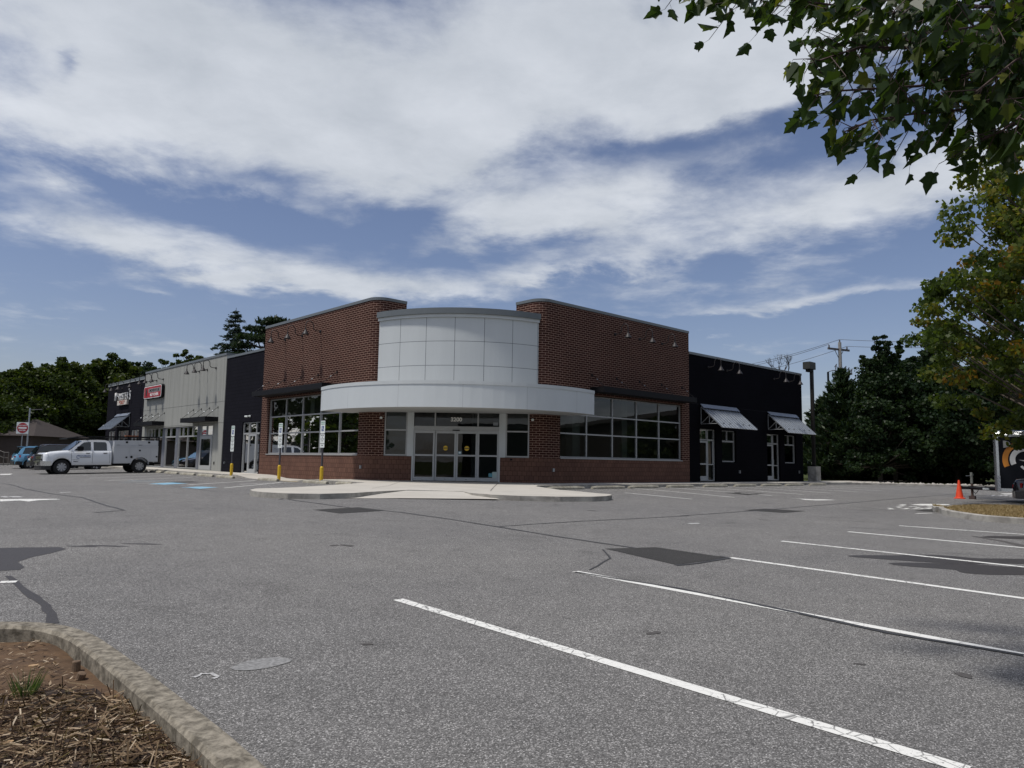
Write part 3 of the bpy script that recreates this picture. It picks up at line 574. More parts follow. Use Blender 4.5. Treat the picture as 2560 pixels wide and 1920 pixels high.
# ---- the brick corner store
st = empty('brick_store', (3, 3, .1)); tag(st, 'dark red brick corner store with rounded corners, white curved canopy and glass entrance', 'building')
def P0(o, parent=st): o.parent = parent; o.matrix_parent_inverse = Matrix.Translation(-Vector(parent.location)); return o
_build = MB.build
def build_w(s, name, m_, parent=None, **k):   # children keep their world place under a moved root
    o = _build(s, name, m_, None, **k)
    if parent is not None:
        o.parent = parent; o.matrix_parent_inverse = root_inv(parent)
    return o
def root_inv(p):
    bpy.context.view_layer.update(); return p.matrix_world.inverted()
_wm = {}
def root_inv(p):   # every root here is an unrotated empty; meshes sit at the identity
    while p.parent: p = p.parent
    return (Matrix.Translation(p.location) @ p.rotation_euler.to_matrix().to_4x4()).inverted() if p.type == 'EMPTY' else ID
def build_w(s, name, m_, parent=None, **k):
    o = _build(s, name, m_, None, **k)
    if parent is not None:
        o.parent = parent
        if parent.type == 'EMPTY' and not LOCAL[0]: o.matrix_parent_inverse = root_inv(parent)
    return o
LOCAL = [False]
MB.build = build_w
_text = text
def text(name, s, size, mat_, M_, parent=None, **k):
    o = _text(name, s, size, mat_, M_, None, **k)
    if parent is not None:
        o.parent = parent
        if parent.type == 'EMPTY' and not LOCAL[0]: o.matrix_parent_inverse = root_inv(parent)
    return o
lowL = [(0, YE), (0, 5.72)] + arc(.6, 5.72, .6, 180, 225, 6)[1:]
lowR = arc(5.72, .6, .6, 225, 270, 6) + [(XE, 0)]
lowpath = lowL + lowR
sA = 0.0; sB = YE-5.72; sC = sB + .6*pi/4; Ld = math.hypot(lowR[0][0]-lowL[-1][0], lowR[0][1]-lowL[-1][1]); sD = sC+Ld; sE = sD+.6*pi/4
def sL(y): return YE-y
def sD_(u): return sC + Ld/2 + u
def sR(x): return sE + x-5.72
WL = (6.3, 15.5); WR = (6.42, 15.82)
holes = [(sL(WL[1]), sL(WL[0]), ZBLK+.05, 4.13), (sR(WR[0]), sR(WR[1]), ZBLK+.05, 4.13), (sD_(-3.16), sD_(-1.90), ZBLK+.002, 3.3), (sD_(1.90), sD_(3.18), ZBLK+.002, 3.3), (sD_(-1.90), sD_(1.90), ZB, 3.3)]
b = MB(); wall_strip(b, lowpath, ZB, ZBLK, holes); b.build('block_base', m_block, st, recalc=False)
b = MB(); wall_strip(b, lowpath, ZBLK, ZSOF+.12, holes)
upL = [(0, YE), (0, 5.72)] + arc(.6, 5.72, .6, 180, 270, 10)[1:] + [(1.58, 5.12)]
upR = [(5.12, 1.58)] + arc(5.72, .6, .6, 180, 270, 10) + [(XE, 0)]
wall_strip(b, upL, ZSOF+.12, ZPAR, holes); 
hr = [(sR(WR[0])-sE+.6*pi/2+.98, sR(WR[1])-sE+.6*pi/2+.98, ZBLK+.05, 4.13)]
wall_strip(b, upR, ZSOF+.12, ZPAR, hr)
for pth, z0, z1 in (([(1.58, 5.12), (1.58, 7.5)], 6.6, ZPAR), ([(5.12, 1.58), (7.5, 1.58)], 6.6, ZPAR), ([(XE, 0), (XE, 3.0)], 6.2, ZPAR), ([(0, YE), (3.0, YE)], 6.2, ZPAR)): wall_strip(b, pth, z0, z1)
reveal(b, ML, WL[0], WL[1], ZBLK+.05, 4.13, .11); reveal(b, MR, WR[0], WR[1], ZBLK+.05, 4.13, .11)
b.build('brick_wall', m_brick, st, recalc=False)
b = MB(); coping(b, [(3.0, YE+.02)][:0]+upL, ZPAR); coping(b, upR, ZPAR); coping(b, [(1.58, 5.5), (1.58, 7.5)], ZPAR+.001, .035, .25); b.build('parapet_coping', m_cop, st)
win(st, ML, [WL[0]+.03+(WL[1]-WL[0]-.06)*i/5 for i in range(6)], [1.22, 2.296, 3.175, 4.10]); win(st, MR, [WR[0]+.03+(WR[1]-WR[0]-.06)*i/5 for i in range(6)], [1.22, 2.31, 3.18, 4.10])
win(st, MD, [-3.13, -2.18], [1.19, 2.31, 3.2], .03, sill=False); win(st, MD, [2.18, 3.15], [1.19, 2.31, 3.2], .03, sill=False)
for a, c0, c1 in ((-2.145, -1.925, -1.87), (1.925, 1.87, 1.925)):
    b = MB(MD); b.box(a, a+.22, -.12, -.028, ZBLK+.01, 3.2); b.box(c0, c1, -.16, .01, .10, 3.2); b.build('white_jamb_panel', m_white, st)
# sliding entrance
e = MB(MD); zt = 3.16
for x in (-.94, .94): e.box(x-.03, x+.03, -.13, -.03, 2.505, zt)
e.box(-1.87, 1.87, -.13, -.03, zt-.04, zt+.03); e.box(-1.87, 1.87, -.14, -.005, 2.31, 2.50); ent = e.build('entrance_frame', m_alu, st)
for a, b_ in ((-1.87, -.94), (-.94, .94), (.94, 1.87)): MB(MD).quad((a, -.09, 2.5), (b_, -.09, 2.5), (b_, -.09, zt), (a, -.09, zt)).build('transom_pane', m_panedk, ent)
for i, (a, b_) in enumerate(((-1.865, -.935), (-.925, -.005), (.005, .925), (.935, 1.865))):
    rc = .02 if i in (0, 3) else .075
    d = MB(MD); sw = .075
    d.box(a, a+sw, -rc-.05, -rc, .135, 2.305); d.box(b_-sw, b_, -rc-.05, -rc, .135, 2.305); d.box(a+sw, b_-sw, -rc-.05, -rc, 2.19, 2.305); d.box(a+sw, b_-sw, -rc-.05, -rc, .135, .29); d.box(a+sw, b_-sw, -rc-.05, -rc, 1.20, 1.27)
    dr = d.build('sliding_door', m_aludoor, st)
    for c, dd in ((.29, 1.20), (1.27, 2.19)): MB(MD).quad((a+sw, -rc-.03, c), (b_-sw, -rc-.03, c), (b_-sw, -rc-.03, dd), (a+sw, -rc-.03, dd)).build('pane', m_panedk, dr)
    if i in (1, 2):
        uc = (a+b_)/2; b = MB(MD); b.prism([(uc+.105*cos(t*pi/12), 1.55+.105*sin(t*pi/12)) for t in range(24)], -rc-.024, -rc-.020, 'Y'); ds = b.build('door_sticker', m_yel, dr)
        MB(MD).box(uc-.10, uc+.10, -rc-.020, -rc-.017, 1.53, 1.57).build('sticker_band', m_sblack, ds)
        MB(MD).box(uc-.03, uc+.03, -rc, -rc+.01, .20, .215).build('floor_latch', m_blk, dr)
    if i == 2: MB(MD).box(a+.085, a+.23, -rc-.026, -rc-.021, 1.29, 1.42).build('blue_notice', mat('pale_blue_paper', (.20, .34, .42), .6), dr); MB(MD).box(a+.11, a+.205, -rc-.020, -rc-.018, 1.33, 1.39).build('white_notice', m_sign, dr)
    if i == 3:
        MB(MD).box(1.44, 1.60, -rc-.026, -rc-.021, .33, .49).build('teal_notice', mat('teal_paper', (.10, .30, .36), .6), dr); MB(MD).box(1.60, 1.82, -rc-.022, -rc-.016, .27, .55).build('paper_notice', mat('pale_green_paper', (.38, .48, .46), .6), dr)
MB(MD).box(-.16, .15, -.004, .05, 2.305, 2.345).build('door_sensor', m_blk, st)
MB(MD).box(1.60, 1.82, -.088, -.084, 2.56, 2.70).build('hours_sticker', mat('grey_sticker', (.22, .24, .26), .6), ent)
MT_D = lambda u, d, z: frame(tuple(MD @ Vector((u, d, z))), (1/S2, -1/S2, 0), (0, 0, 1), (-1/S2, -1/S2, 0))
text('street_number', '3200', .245, mat('number_white', (.72, .72, .69), .5), MT_D(-.02, -.08, 2.795), ent, bold=.028, xs=1.02)
# the curved canopy: fascia, cap strip, soffit
def arcK(K0, Kend, half, n=32):   # an arc in plan bulging towards the car park
    sag = (Kend-K0)/S2; r = (half*half+sag*sag)/(2*sag); am = math.asin(half/r); out_ = []
    for i in range(n+1):
        a = -am+2*am*i/n; u = r*sin(a); K = K0+(r-r*cos(a))*S2; out_.append(((K+S2*u)/2, (K-S2*u)/2))
    return out_
ca = arcK(.40, 5.32, 5.98)
b = MB(); tot = wall_strip(b, ca, 3.08, 4.115)
for end in (0, -1):
    p = ca[end]; q = (.02, p[1]) if end == 0 else (p[0], .02); wall_strip(b, [p, q] if end == -1 else [q, p], 3.08, 4.115)
cn = b.build('canopy_fascia', m_canopy, st, recalc=False)
inner = [(.02, ca[0][1])] + ca + [(ca[-1][0], .02)]
def fan(mb, pts, z): mb.add([(p[0], p[1], z) for p in pts], [tuple(range(len(pts)))])
b = MB(); fan(b, inner+[(5.3, .176), (.176, 5.3)], 3.085); b.build('canopy_soffit', m_soff, st)
b = MB(); fan(b, inner+[(5.3, .176), (.176, 5.3)], 4.09); b.build('canopy_roof', m_roof, st)
b = MB(); coping(b, ca, 3.985, .022, .12, .14); coping(b, [(ca[-1][0], ca[-1][1]), (ca[-1][0], .02)], 3.985, .022, .12, .14); coping(b, [(.02, ca[0][1]), ca[0]], 3.985, .022, .12, .14); b.build('canopy_cap_strip', m_white, st)
# the drum above it
da = arcK(3.72, 5.42, 3.53, 36)
b = MB(); wall_strip(b, da, 4.0, 7.10, s0=0.0); dp = b.build('drum_panels', m_panel, st, recalc=False)
for u_ in dp.data.uv_layers[0].data: u_.uv[1] -= .865
b = MB(); coping(b, da, 7.10, .08, .15, .13); b.build('drum_white_trim', m_white, st)
dc = arcK(3.72-.10*S2, 5.42, 3.66, 36); b = MB(); coping(b, da, 7.232, .17, .35, .25); b.build('drum_coping', m_cop, st)
b = MB(); fan(b, da+[(6.5, 1.9), (1.9, 6.5)], 7.25); b.build('roof', m_roof, st)
for M_, u in ((MD, -3.30), (MD, 3.32)): MB(M_).lathe([(0, 0), (.05, .0), (.06, .06), (.03, .10), (0, .1)], (u, .10, 2.78), 10).build('security_light', m_sign, st)
for M_, u in ((ML, 5.95), (MR, 5.98)):
    MB(M_).box(u-.055, u+.055, .0, .06, .60, .74).build('outlet_box', m_steel, st)
MB(MD).box(2.36, 2.46, 0, .02, 1.06, 1.13).build('key_box', m_blk, st)
# interior seen through the glass
b = MB(); b.box(.55, 16, 5.9, 6.1, 0, 4.6) if False else None
it = MB(); it.quad((.2, 5.5, .12), (5.5, .2, .12), (15.9, 15.9, .12), (.2, 15.9, .12)); it.add([(.25, 16.2, .12), (.25, 5.4, .12), (5.4, .25, .12), (16.4, .25, .12), (16.4, 16.2, .12)], [(0, 1, 2, 3, 4)]); it.build('floor', m_floor, st)
it = MB(); it.box(8.0, 16.4, 7.8, 8.0, .12, 4.6); it.box(5.0, 5.2, 9.5, 16.2, .12, 4.6); it.box(16.28, 16.4, .3, 8, .12, 4.6); it.box(.3, 5.1, 16.05, 16.2, .12, 4.6); it.build('interior_wall', m_int, st)
for x, y in ((1.6, 13.2), (1.6, 9.2), (9.4, 2.0), (13.2, 2.0), (3.6, 12), (12, 4.2)): MB().box(x-.22, x+.22, y-.22, y+.22, .12, 4.6).build('interior_column', m_int, st)
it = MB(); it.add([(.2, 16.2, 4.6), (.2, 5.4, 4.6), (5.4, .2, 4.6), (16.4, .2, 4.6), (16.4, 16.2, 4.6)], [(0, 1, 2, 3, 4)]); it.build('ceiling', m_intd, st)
b = MB(); b.add([(.25, YE, 7.5), (.25, 6, 7.5), (6, .25, 7.5), (XE, .25, 7.5), (XE, YE, 7.5)], [(0, 1, 2, 3, 4)]); wall_strip(b, [(XE, 0), (XE, 16.3), (0, 16.3)], ZB, 6.6); b.build('roof', m_roof, st)
# ---- a plain wing: one front wall with openings, coping, roof and back
def wing(name, label, M_, a0, a1, ztop, wm, holes_, out_=0.0, depth=12, ch=.13, base=ZB, cop=None):
    c = M_ @ Vector(((a0+a1)/2, -2, .1)); w = empty(name, tuple(c)); tag(w, label, 'building')
    b = MB(M_); zz = sorted(set([base, ztop]+[h[k] for h in holes_ for k in (2, 3)])); xx = sorted(set([a0, a1]+[h[k] for h in holes_ for k in (0, 1)]))
    for a, b2 in zip(xx, xx[1:]):
        for c_, d in zip(zz, zz[1:]):
            if c_ < base or d > ztop or any(h[0] < (a+b2)/2 < h[1] and h[2] < (c_+d)/2 < h[3] for h in holes_): continue
            b.add([(a, out_, c_), (b2, out_, c_), (b2, out_, d), (a, out_, d)], [(0, 1, 2, 3)], [[(a, c_), (b2, c_), (b2, d), (a, d)]])
    for h in holes_:
        for q in (((h[0], out_, h[2]), (h[0], out_-.16, h[2]), (h[0], out_-.16, h[3]), (h[0], out_, h[3])), ((h[1], out_, h[2]), (h[1], out_-.16, h[2]), (h[1], out_-.16, h[3]), (h[1], out_, h[3])), ((h[0], out_, h[3]), (h[1], out_, h[3]), (h[1], out_-.16, h[3]), (h[0], out_-.16, h[3]))):
            b.add(list(q), [(0, 1, 2, 3)], [[(abs(v[1]-out_)+v[0], v[2]) for v in q]])
    for s_ in (a0, a1):
        b.add([(s_, out_, base), (s_, -depth, base), (s_, -depth, ztop), (s_, out_, ztop)], [(0, 1, 2, 3)], [[(0, base), (depth, base), (depth, ztop), (0, ztop)]])
    b.add([(a0, -depth, base), (a1, -depth, base), (a1, -depth, ztop), (a0, -depth, ztop)], [(0, 1, 2, 3)], [[(a0, base), (a1, base), (a1, ztop), (a0, ztop)]])
    b.build('wall', wm, w, recalc=False)
    b = MB(M_); b.box(a0-.0, a1+.0, out_-.32, out_+.04, ztop, ztop+ch); b.box(a0, a0+.3, -depth, out_-.321, ztop, ztop+ch-.002); b.box(a1-.3, a1, -depth, out_-.321, ztop, ztop+ch-.002); b.build('parapet_coping', cop or m_cop, w)
    b = MB(M_); b.quad((a0+.01, out_-.01, ztop-.5), (a1-.01, out_-.01, ztop-.5), (a1-.01, -depth+.01, ztop-.5), (a0+.01, -depth+.01, ztop-.5)); b.build('roof', m_roof, w)
    b = MB(M_); b.box(a0+.2, a1-.2, -4.2, -4.05, .13, 4.2); b.build('interior_wall', m_int, w)
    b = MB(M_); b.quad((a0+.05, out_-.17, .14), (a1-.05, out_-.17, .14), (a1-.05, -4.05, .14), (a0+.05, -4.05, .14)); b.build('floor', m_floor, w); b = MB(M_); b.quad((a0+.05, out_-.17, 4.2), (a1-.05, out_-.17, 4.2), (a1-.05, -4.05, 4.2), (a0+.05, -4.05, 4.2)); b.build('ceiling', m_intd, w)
    return w
bw = wing('black_wing', 'black painted block wing with two ribbed metal awnings, right of the brick store', MR, XE+.02, 29.63, 6.98, m_black, [(x0, x1, z0, 2.99) for k in (0, 7.37) for x0, x1, z0 in ((17.55+k, 19.17+k, ZB), (19.78+k, 21.3+k, 1.16))], -.03)
for k in (0, 7.37):
    win(bw, MR, [17.58+k, 18.50+k, 19.14+k], [2.36, 2.96], .15, sill=False, name='transom'); win(bw, MR, [18.50+k, 19.14+k], [.12, 1.03, 2.36], .15, sill=False, name='side_light')
    door(bw, MR, 17.6+k, 18.47+k, .13, 2.33, .16, bot=.26, mid=1.05)
    win(bw, MR, [19.81+k, 20.5+k, 21.27+k], [2.34, 2.96], .15, sill=False); win(bw, MR, [19.81+k, 21.27+k], [1.19, 2.34], .15, sill=False)
    MB(MR).box(21.55+k, 21.65+k, -.03, .03, .55, .72).build('outlet_box', m_steel, bw)
MB(MR).box(XE+.02, 29.63, -.034, -.026, 4.30, 4.315).build('wall_joint', m_blk, bw)
cw = wing('charcoal_wing', 'narrow charcoal block front with one glass door between the brick store and the grey shop', ML, YE+.02, 21.48, 6.90, m_bchar, [(16.5, 18.8, ZB, 3.0)], -.03)
win(cw, ML, [16.53, 17.08, 18.03, 18.77], [2.33, 2.97], .10, sill=False, name='transom'); win(cw, ML, [16.53, 17.05], [.13, 2.33], .10, sill=False, name='side_light'); win(cw, ML, [18.06, 18.77], [.13, 2.33], .10, sill=False, name='side_light')
door(cw, ML, 17.09, 18.02, .13, 2.31, .10, bot=.25, hs=-1)
MB(ML).box(20.95, 21.03, -.03, .04, .62, .74).build('hose_tap', m_steel, cw)
gw = wing('grey_wing', 'pale grey stucco shop front with tall glass storefront and red sign', ML, 21.50, 36.62, 7.13, m_grey, [(22.95, 35.5, .22, 2.98)], .0)
b = MB(ML)
for z in (4.33, 3.05): b.box(21.5, 36.62, .001, .004, z, z+.014)
b.build('stucco_joint', m_seal, gw)
xs_ = [22.98, 23.25, 25.25, 25.75, 27.5, 29.1, 29.65, 31.7, 32.3, 34.75, 35.47]
win(gw, ML, [25.75, 26.63, 27.5, 28.38, 29.1], [2.31, 2.95], .08, sill=False, name='transom'); win(gw, ML, [25.75, 27.5, 29.1], [.24, 2.31], .08, sill=False, name='storefront_window')
win(gw, ML, [29.65, 30.75, 31.7], [2.31, 2.95], .08, sill=False, name='transom'); win(gw, ML, [29.65, 31.7], [.24, 2.31], .08, sill=False, name='storefront_window')
win(gw, ML, [32.3, 33.2, 34.1, 34.75, 35.47], [2.31, 2.95], .08, sill=False, name='transom'); win(gw, ML, [32.3, 34.0, 35.47], [.24, 2.31], .08, sill=False, name='storefront_window')
win(gw, ML, [22.98, 23.25, 24.27, 25.25], [2.31, 2.95], .08, sill=False, name='transom'); win(gw, ML, [22.98, 23.25], [.24, 2.31], .08, sill=False, name='side_light')
door(gw, ML, 23.28, 25.2, .16, 2.30, .05, sw=.17, bot=.32, hs=1)
b = MB(ML)
for a, c in ((25.28, 25.72), (29.13, 29.62), (31.73, 32.27)): b.box(a, c, -.14, -.06, .22, 2.97)
b.build('metal_pier', mat('blue_grey_metal_pier', (.16, .17, .20), .5, .3), gw); MB(ML).box(22.5, 22.6, 0, .03, .55, .72).build('outlet_box', m_blk, gw)
dw = wing('deli_wing', 'dark charcoal deli front with a slanted metal awning at the far left end', ML, 36.64, 46.4, 6.78, m_bchar, [(37.5, 39.35, 1.2, 2.99), (40.05, 42.8, ZB, 2.99), (43.65, 45.45, 1.2, 2.99)], -.03, ch=.2)
for a, c in ((37.53, 39.32), (40.08, 42.77), (43.68, 45.42)): win(dw, ML, [a, (a+c)/2, c], [1.22 if c-a < 2 else .14, 2.96], .08, sill=False)
MB(ML).box(36.64, 46.4, -.028, .03, 6.74, 6.765).build('white_trim_line', m_white, dw)
# ---- wall-hung things, each its own
def camera_b(M_, a, z, label):
    c = M_ @ Vector((a, 0, z)); e_ = empty('security_camera', tuple(c)); tag(e_, label, 'camera')
    MB(M_).lathe([(0, 0), (.06, 0), (.06, .05), (0, .05)], (a, .0, z), 10, 'Y').build('mount', m_sign, e_); MB(M_).tube([(a, .05, z), (a+.05, .14, z)], .03, 8).build('arm', m_sign, e_); MB(M_).tube([(a, .14, z-.02), (a+.26, .19, z-.02)], .045, 10).build('camera_body', m_sign, e_)
camera_b(ML, 17.75, 3.31, 'small white security camera above the charcoal wing door'); camera_b(ML, 46.1, 3.5, 'small white security camera at the far end of the deli front')
def goose(M_, a, z, label, group, dir_=1):
    c = M_ @ Vector((a, 0, z)); e_ = empty('gooseneck_lamp', tuple(c)); tag(e_, label, 'wall lamp', group)
    MB(M_).lathe([(0, 0), (.075, 0), (.06, .05), (0, .05)], (a, 0, z), 12, 'Y').build('wall_plate', m_lamp, e_)
    pts = [(a, .04, z), (a, .18, z), (a, .30, z+.015), (a, .37, z+.06), (a, .40, z+.14)]
    for i in range(9): t = pi-pi*i/8; pts.append((a, .60+.20*cos(t), z+.24+.20*sin(t)))
    pts += [(a, .80, z+.12), (a, .80, z+.04)]
    MB(M_).tube(pts, .021, 7).build('arm', m_lamp, e_, smooth=True)
    MB(M_).lathe([(.0, .10), (.032, .10), (.036, .0), (.05, -.02), (.165, -.21), (.168, -.225), (.155, -.22), (.03, -.03), (0, -.03)], (a, .80, z-.02), 18).build('shade', m_lamp, e_, smooth=False)
    return e_
pos = ['nearest the store corner', 'middle one', 'furthest from the store corner']
for i, a in enumerate((10.11, 11.99, 13.87)): goose(ML, a, 7.21, 'bronze gooseneck lamp high on the left brick wall, '+pos[i], 'gooseneck lamps on the left brick wall')
for i, a in enumerate((10.22, 12.15, 14.05)): goose(MR, a, 7.22, 'bronze gooseneck lamp high on the right brick wall, '+pos[i], 'gooseneck lamps on the right brick wall')
for i, a in enumerate((18.41, 20.37, 25.87, 27.77)): goose(MR, a, 6.42, ['leftmost lamp on the black wing, next to the brick wall', 'second lamp on the black wing, above the left metal awning', 'third lamp on the black wing, above the right metal awning', 'last lamp on the black wing, by the lamp post'][i], 'gooseneck lamps on the black wing')
for i, a in enumerate((23.06, 24.47, 25.81)): goose(ML, a, 6.46, 'black gooseneck lamp on the grey wall over the glass door, '+['rightmost', 'middle', 'leftmost'][i]+' of three', 'gooseneck lamps on the grey wall')
for i, a in enumerate((32.62, 34.02, 35.35)): goose(ML, a, 6.43, 'black gooseneck lamp over the red shop sign, '+['rightmost', 'middle', 'leftmost'][i]+' of three', 'gooseneck lamps over the red sign')
for i, a in enumerate((37.6, 40.57, 42.39, 44.2)): goose(ML, a, 6.36, 'dark gooseneck lamp on the deli wall, '+['next to the grey shop', 'right above the deli lettering', 'left above the deli lettering', 'at the far left end'][i], 'gooseneck lamps on the deli wall')
def flat_awning(M_, a0, a1, z0, z1, d, rods, rz, label):
    c = M_ @ Vector(((a0+a1)/2, 0, z0)); e_ = empty('flat_awning', tuple(c)); tag(e_, label, 'awning')
    b = MB(M_); b.box(a0, a1, d-.05, d, z0, z1); b.box(a0, a0+.05, .005, d-.052, z0+.002, z1-.002); b.box(a1-.05, a1, .005, d-.052, z0+.002, z1-.002); b.box(a0+.052, a1-.052, .006, d-.053, z0+.02, z0+.05)
    b.build('awning_frame', m_blk, e_)
    for x in rods:
        r_ = MB(M_).tube([(x, .02, rz), (x, .08, rz-.03), (x, d-.06, z1-.03)], .0125, 6).build('hanger_rod', m_blk, e_)
        MB(M_).box(x-.04, x+.04, 0, .02, rz-.06, rz+.06).build('rod_plate', m_blk, r_); MB(M_).tube([(x, .30, rz-.03-(rz-z1)*.30), (x, .36, rz-.03-(rz-z1)*.37)], .02, 6).build('rod_coupler', m_steel, r_)
flat_awning(ML, 8.2, 15.75, 4.24, 4.50, .85, (8.35, 10.16, 11.94, 13.78, 15.58), 5.05, 'long flat black awning over the left brick wall windows')
flat_awning(MR, 8.42, 15.95, 4.24, 4.50, .85, (8.54, 10.35, 12.14, 14.0, 15.82), 5.08, 'long flat black awning over the right brick wall windows')
flat_awning(ML, 22.3, 26.45, 3.14, 3.42, .80, (22.41, 23.73, 25.09, 26.42), 4.0, 'short flat black awning over the grey shop glass door'); flat_awning(ML, 31.9, 36.1, 3.14, 3.42, .80, (31.93, 33.29, 34.62, 35.98), 4.0, 'short flat black awning below the red shop sign')
def rib_awning(M_, a0, a1, label):
    c = M_ @ Vector(((a0+a1)/2, 0, 3.2)); e_ = empty('ribbed_awning', tuple(c)); tag(e_, label, 'awning')
    zt_, zb_, d = 4.16, 3.02, 1.32; n = int(round((a1-a0)/.31)); b = MB(M_)
    def p(a, t, h=0): return (a, .03+t*(d-.03)+h*.65, zt_+t*(zb_-zt_)+h*.76)
    b.add([p(a0, 0), p(a1, 0), p(a1, 1), p(a0, 1), p(a0, 0, -.02), p(a1, 0, -.02), p(a1, 1, -.02), p(a0, 1, -.02)], [(0, 1, 2, 3), (7, 6, 5, 4), (0, 4, 5, 1), (1, 5, 6, 2), (2, 6, 7, 3), (3, 7, 4, 0)])
    sh = b.build('awning_sheet', m_steel, e_)
    b = MB(M_)
    for i in range(n+1):
        a = a0+(a1-a0)*i/n; a = min(max(a, a0+.02), a1-.02)
        b.add([p(a-.02, .02, .001), p(a+.02, .02, .001), p(a+.02, 1, .001), p(a-.02, 1, .001), p(a-.014, .02, .045), p(a+.014, .02, .045), p(a+.014, 1, .045), p(a-.014, 1, .045)], [(4, 5, 6, 7), (0, 1, 5, 4), (1, 2, 6, 5), (2, 3, 7, 6), (3, 0, 4, 7)])
    b.build('seam_rib', m_steel, sh)
    b = MB(M_); b.add([(a0-.02, .004, 4.31), (a1+.02, .004, 4.31), (a1+.02, .22, 4.09), (a0-.02, .22, 4.09)], [(0, 1, 2, 3)]); b.add([(a0-.02, .02, 4.33), (a1+.02, .02, 4.33), (a1+.02, .235, 4.105), (a0-.02, .235, 4.105)], [(0, 1, 2, 3)]); b.build('wall_flashing', m_steel, e_)
    b = MB(M_)
    for i in range(5):
        a = a0+(a1-a0)*(i+.9)/5.6; b.box(a-.06, a+.06, 1.06, 1.10, 3.24, 3.29)
    b.build('snow_guard', m_steeld, sh)
    for a in (a0+.03, a1-.03):
        b = MB(M_)
        for q in (((a, .03, 3.22), (a, .03, 4.12)), ((a, .03, 3.22), (a, 1.05, 3.22)), ((a, .03, 3.24), (a, .55, 3.68)), ((a, .55, 3.24), (a, .55, 3.66)), ((a, .6, 3.24), (a, .85, 3.42))): b.tube(q, .022, 4)
        b.build('truss', m_steeld, e_)
rib_awning(MR, 17.56, 21.3, 'ribbed silver metal awning on the black wing, nearer the brick store'); rib_awning(MR, 24.95, 28.66, 'ribbed silver metal awning on the black wing, nearer the lamp post')
rib_awning(ML, 39.75, 43.23, 'slanted metal awning on the far deli front, above its entrance')
# signs on the left-hand fronts
def MTL(y, d, z): return frame((-d, y, z), (0, -1, 0), (0, 0, 1), (-1, 0, 0))
sg = empty('deli_sign', (0, 41.8, 5.7)); tag(sg, 'white deli shop lettering on the dark wall with a white DELI box below', 'sign')
L_ = [('M', 43.72, 5.72, .98, .62), ('c', 43.18, 5.92, .60, .62), ('A', 42.78, 5.70, .74, .60), ('L', 42.40, 5.68, .74, .60), ('I', 42.12, 5.68, .74, .60), ('S', 41.80, 5.68, .76, .58), ('T', 41.40, 5.68, .76, .60), ('E', 40.98, 5.68, .76, .60), ('R', 40.52, 5.68, .78, .60), ("'", 40.18, 5.98, .6, .7), ('S', 39.88, 5.66, 1.05, .52)]
for ch, y, z, sz, xs2 in L_: text('letter', ch, sz, m_wlet, MTL(y, .10, z), sg, ext=.03, bold=-.01, xs=xs2*.92)
MB(ML).box(40.5, 43.02, .0, .14, 5.02, 5.40).build('deli_box', mat('cream_sign_face', (.55, .50, .45), .5), sg)
text('deli_letters', '*DELI*', .40, mat('brick_red_letter', (.30, .07, .04), .5), MTL(41.75, .145, 5.20), sg, bold=.02, xs=1.25)
bs = empty('butcher_sign', (0, 34.2, 5.6)); tag(bs, 'red rounded box sign with white border reading BUTCHER on the grey wall', 'sign')
def rrect(a0, a1, z0, z1, r, n=6): return [(x+r*cos(R(q)), z+r*sin(R(q))) for x, z, q0 in ((a1-r, z1-r, 0), (a0+r, z1-r, 90), (a0+r, z0+r, 180), (a1-r, z0+r, 270)) for q in [q0+90*i/n for i in range(n+1)]]
MB(ML).prism(rrect(32.20, 36.05, 5.13, 6.09, .20), .02, .22, 'Y').build('sign_case', m_blk, bs); MB(ML).prism(rrect(32.24, 36.01, 5.17, 6.05, .18), .221, .232, 'Y').build('white_border', m_wlet, bs); MB(ML).prism(rrect(32.30, 35.95, 5.22, 6.00, .15), .233, .240, 'Y').build('red_face', m_sred, bs)
MB(ML).box(32.40, 34.95, .241, .246, 5.58, 5.86).build('name_band', mat('grey_name_band', (.30, .29, .30), .5), bs)
text('sign_name', 'SMOKEHOUSE', .27, m_sblack, MTL(33.68, .25, 5.715), bs, bold=.02, xs=1.28); text('sign_word', 'BUTCHER', .26, m_wlet, MTL(33.68, .245, 5.40), bs, bold=.03, xs=1.55)
b = MB(ML); b.prism([(35.45+.16*cos(t*pi/8), 5.62+.28*sin(t*pi/8)) for t in range(16)], .241, .250, 'Y'); b.build('emblem', m_sblack, bs)
# ------------------------------------------------------------ wheel stops, posts, signs, lamp, cone
LOCAL[0] = True
def wheel_stop(L_, seed):
    random.seed(seed); b = MB(); sec = [(-.09, 0), (-.085, .07), (-.05, .125), (.05, .125), (.085, .07), (.09, 0)]
    vs = []; n = 7
    for i in range(n):
        x = -L_/2+L_*i/(n-1); k = .8 if i in (0, n-1) else 1
        vs += [(x, p[0]*k, p[1]*(k if p[1] else 1)) for p in sec]
    fs = [(6*i+k, 6*i+(k+1) % 6, 6*i+6+(k+1) % 6, 6*i+6+k) for i in range(n-1) for k in range(6)]+[tuple(range(6)), tuple(6*(n-1)+k for k in range(6))]
    b.add(vs, fs); return b
def put_stop(x, y, rz, label, group, L_=2.05, m_=None):
    o = wheel_stop(L_, 1).build('wheel_stop', m_ or m_stop); o.location = (x, y, G(x, y)+.002); o.rotation_euler = (0, 0, rz); tag(o, label, 'wheel stop', group); return o
rs = [3.75, 5.75, 8.95, 11.75, 14.85, 17.55, 20.3, 22.9, 25.85]
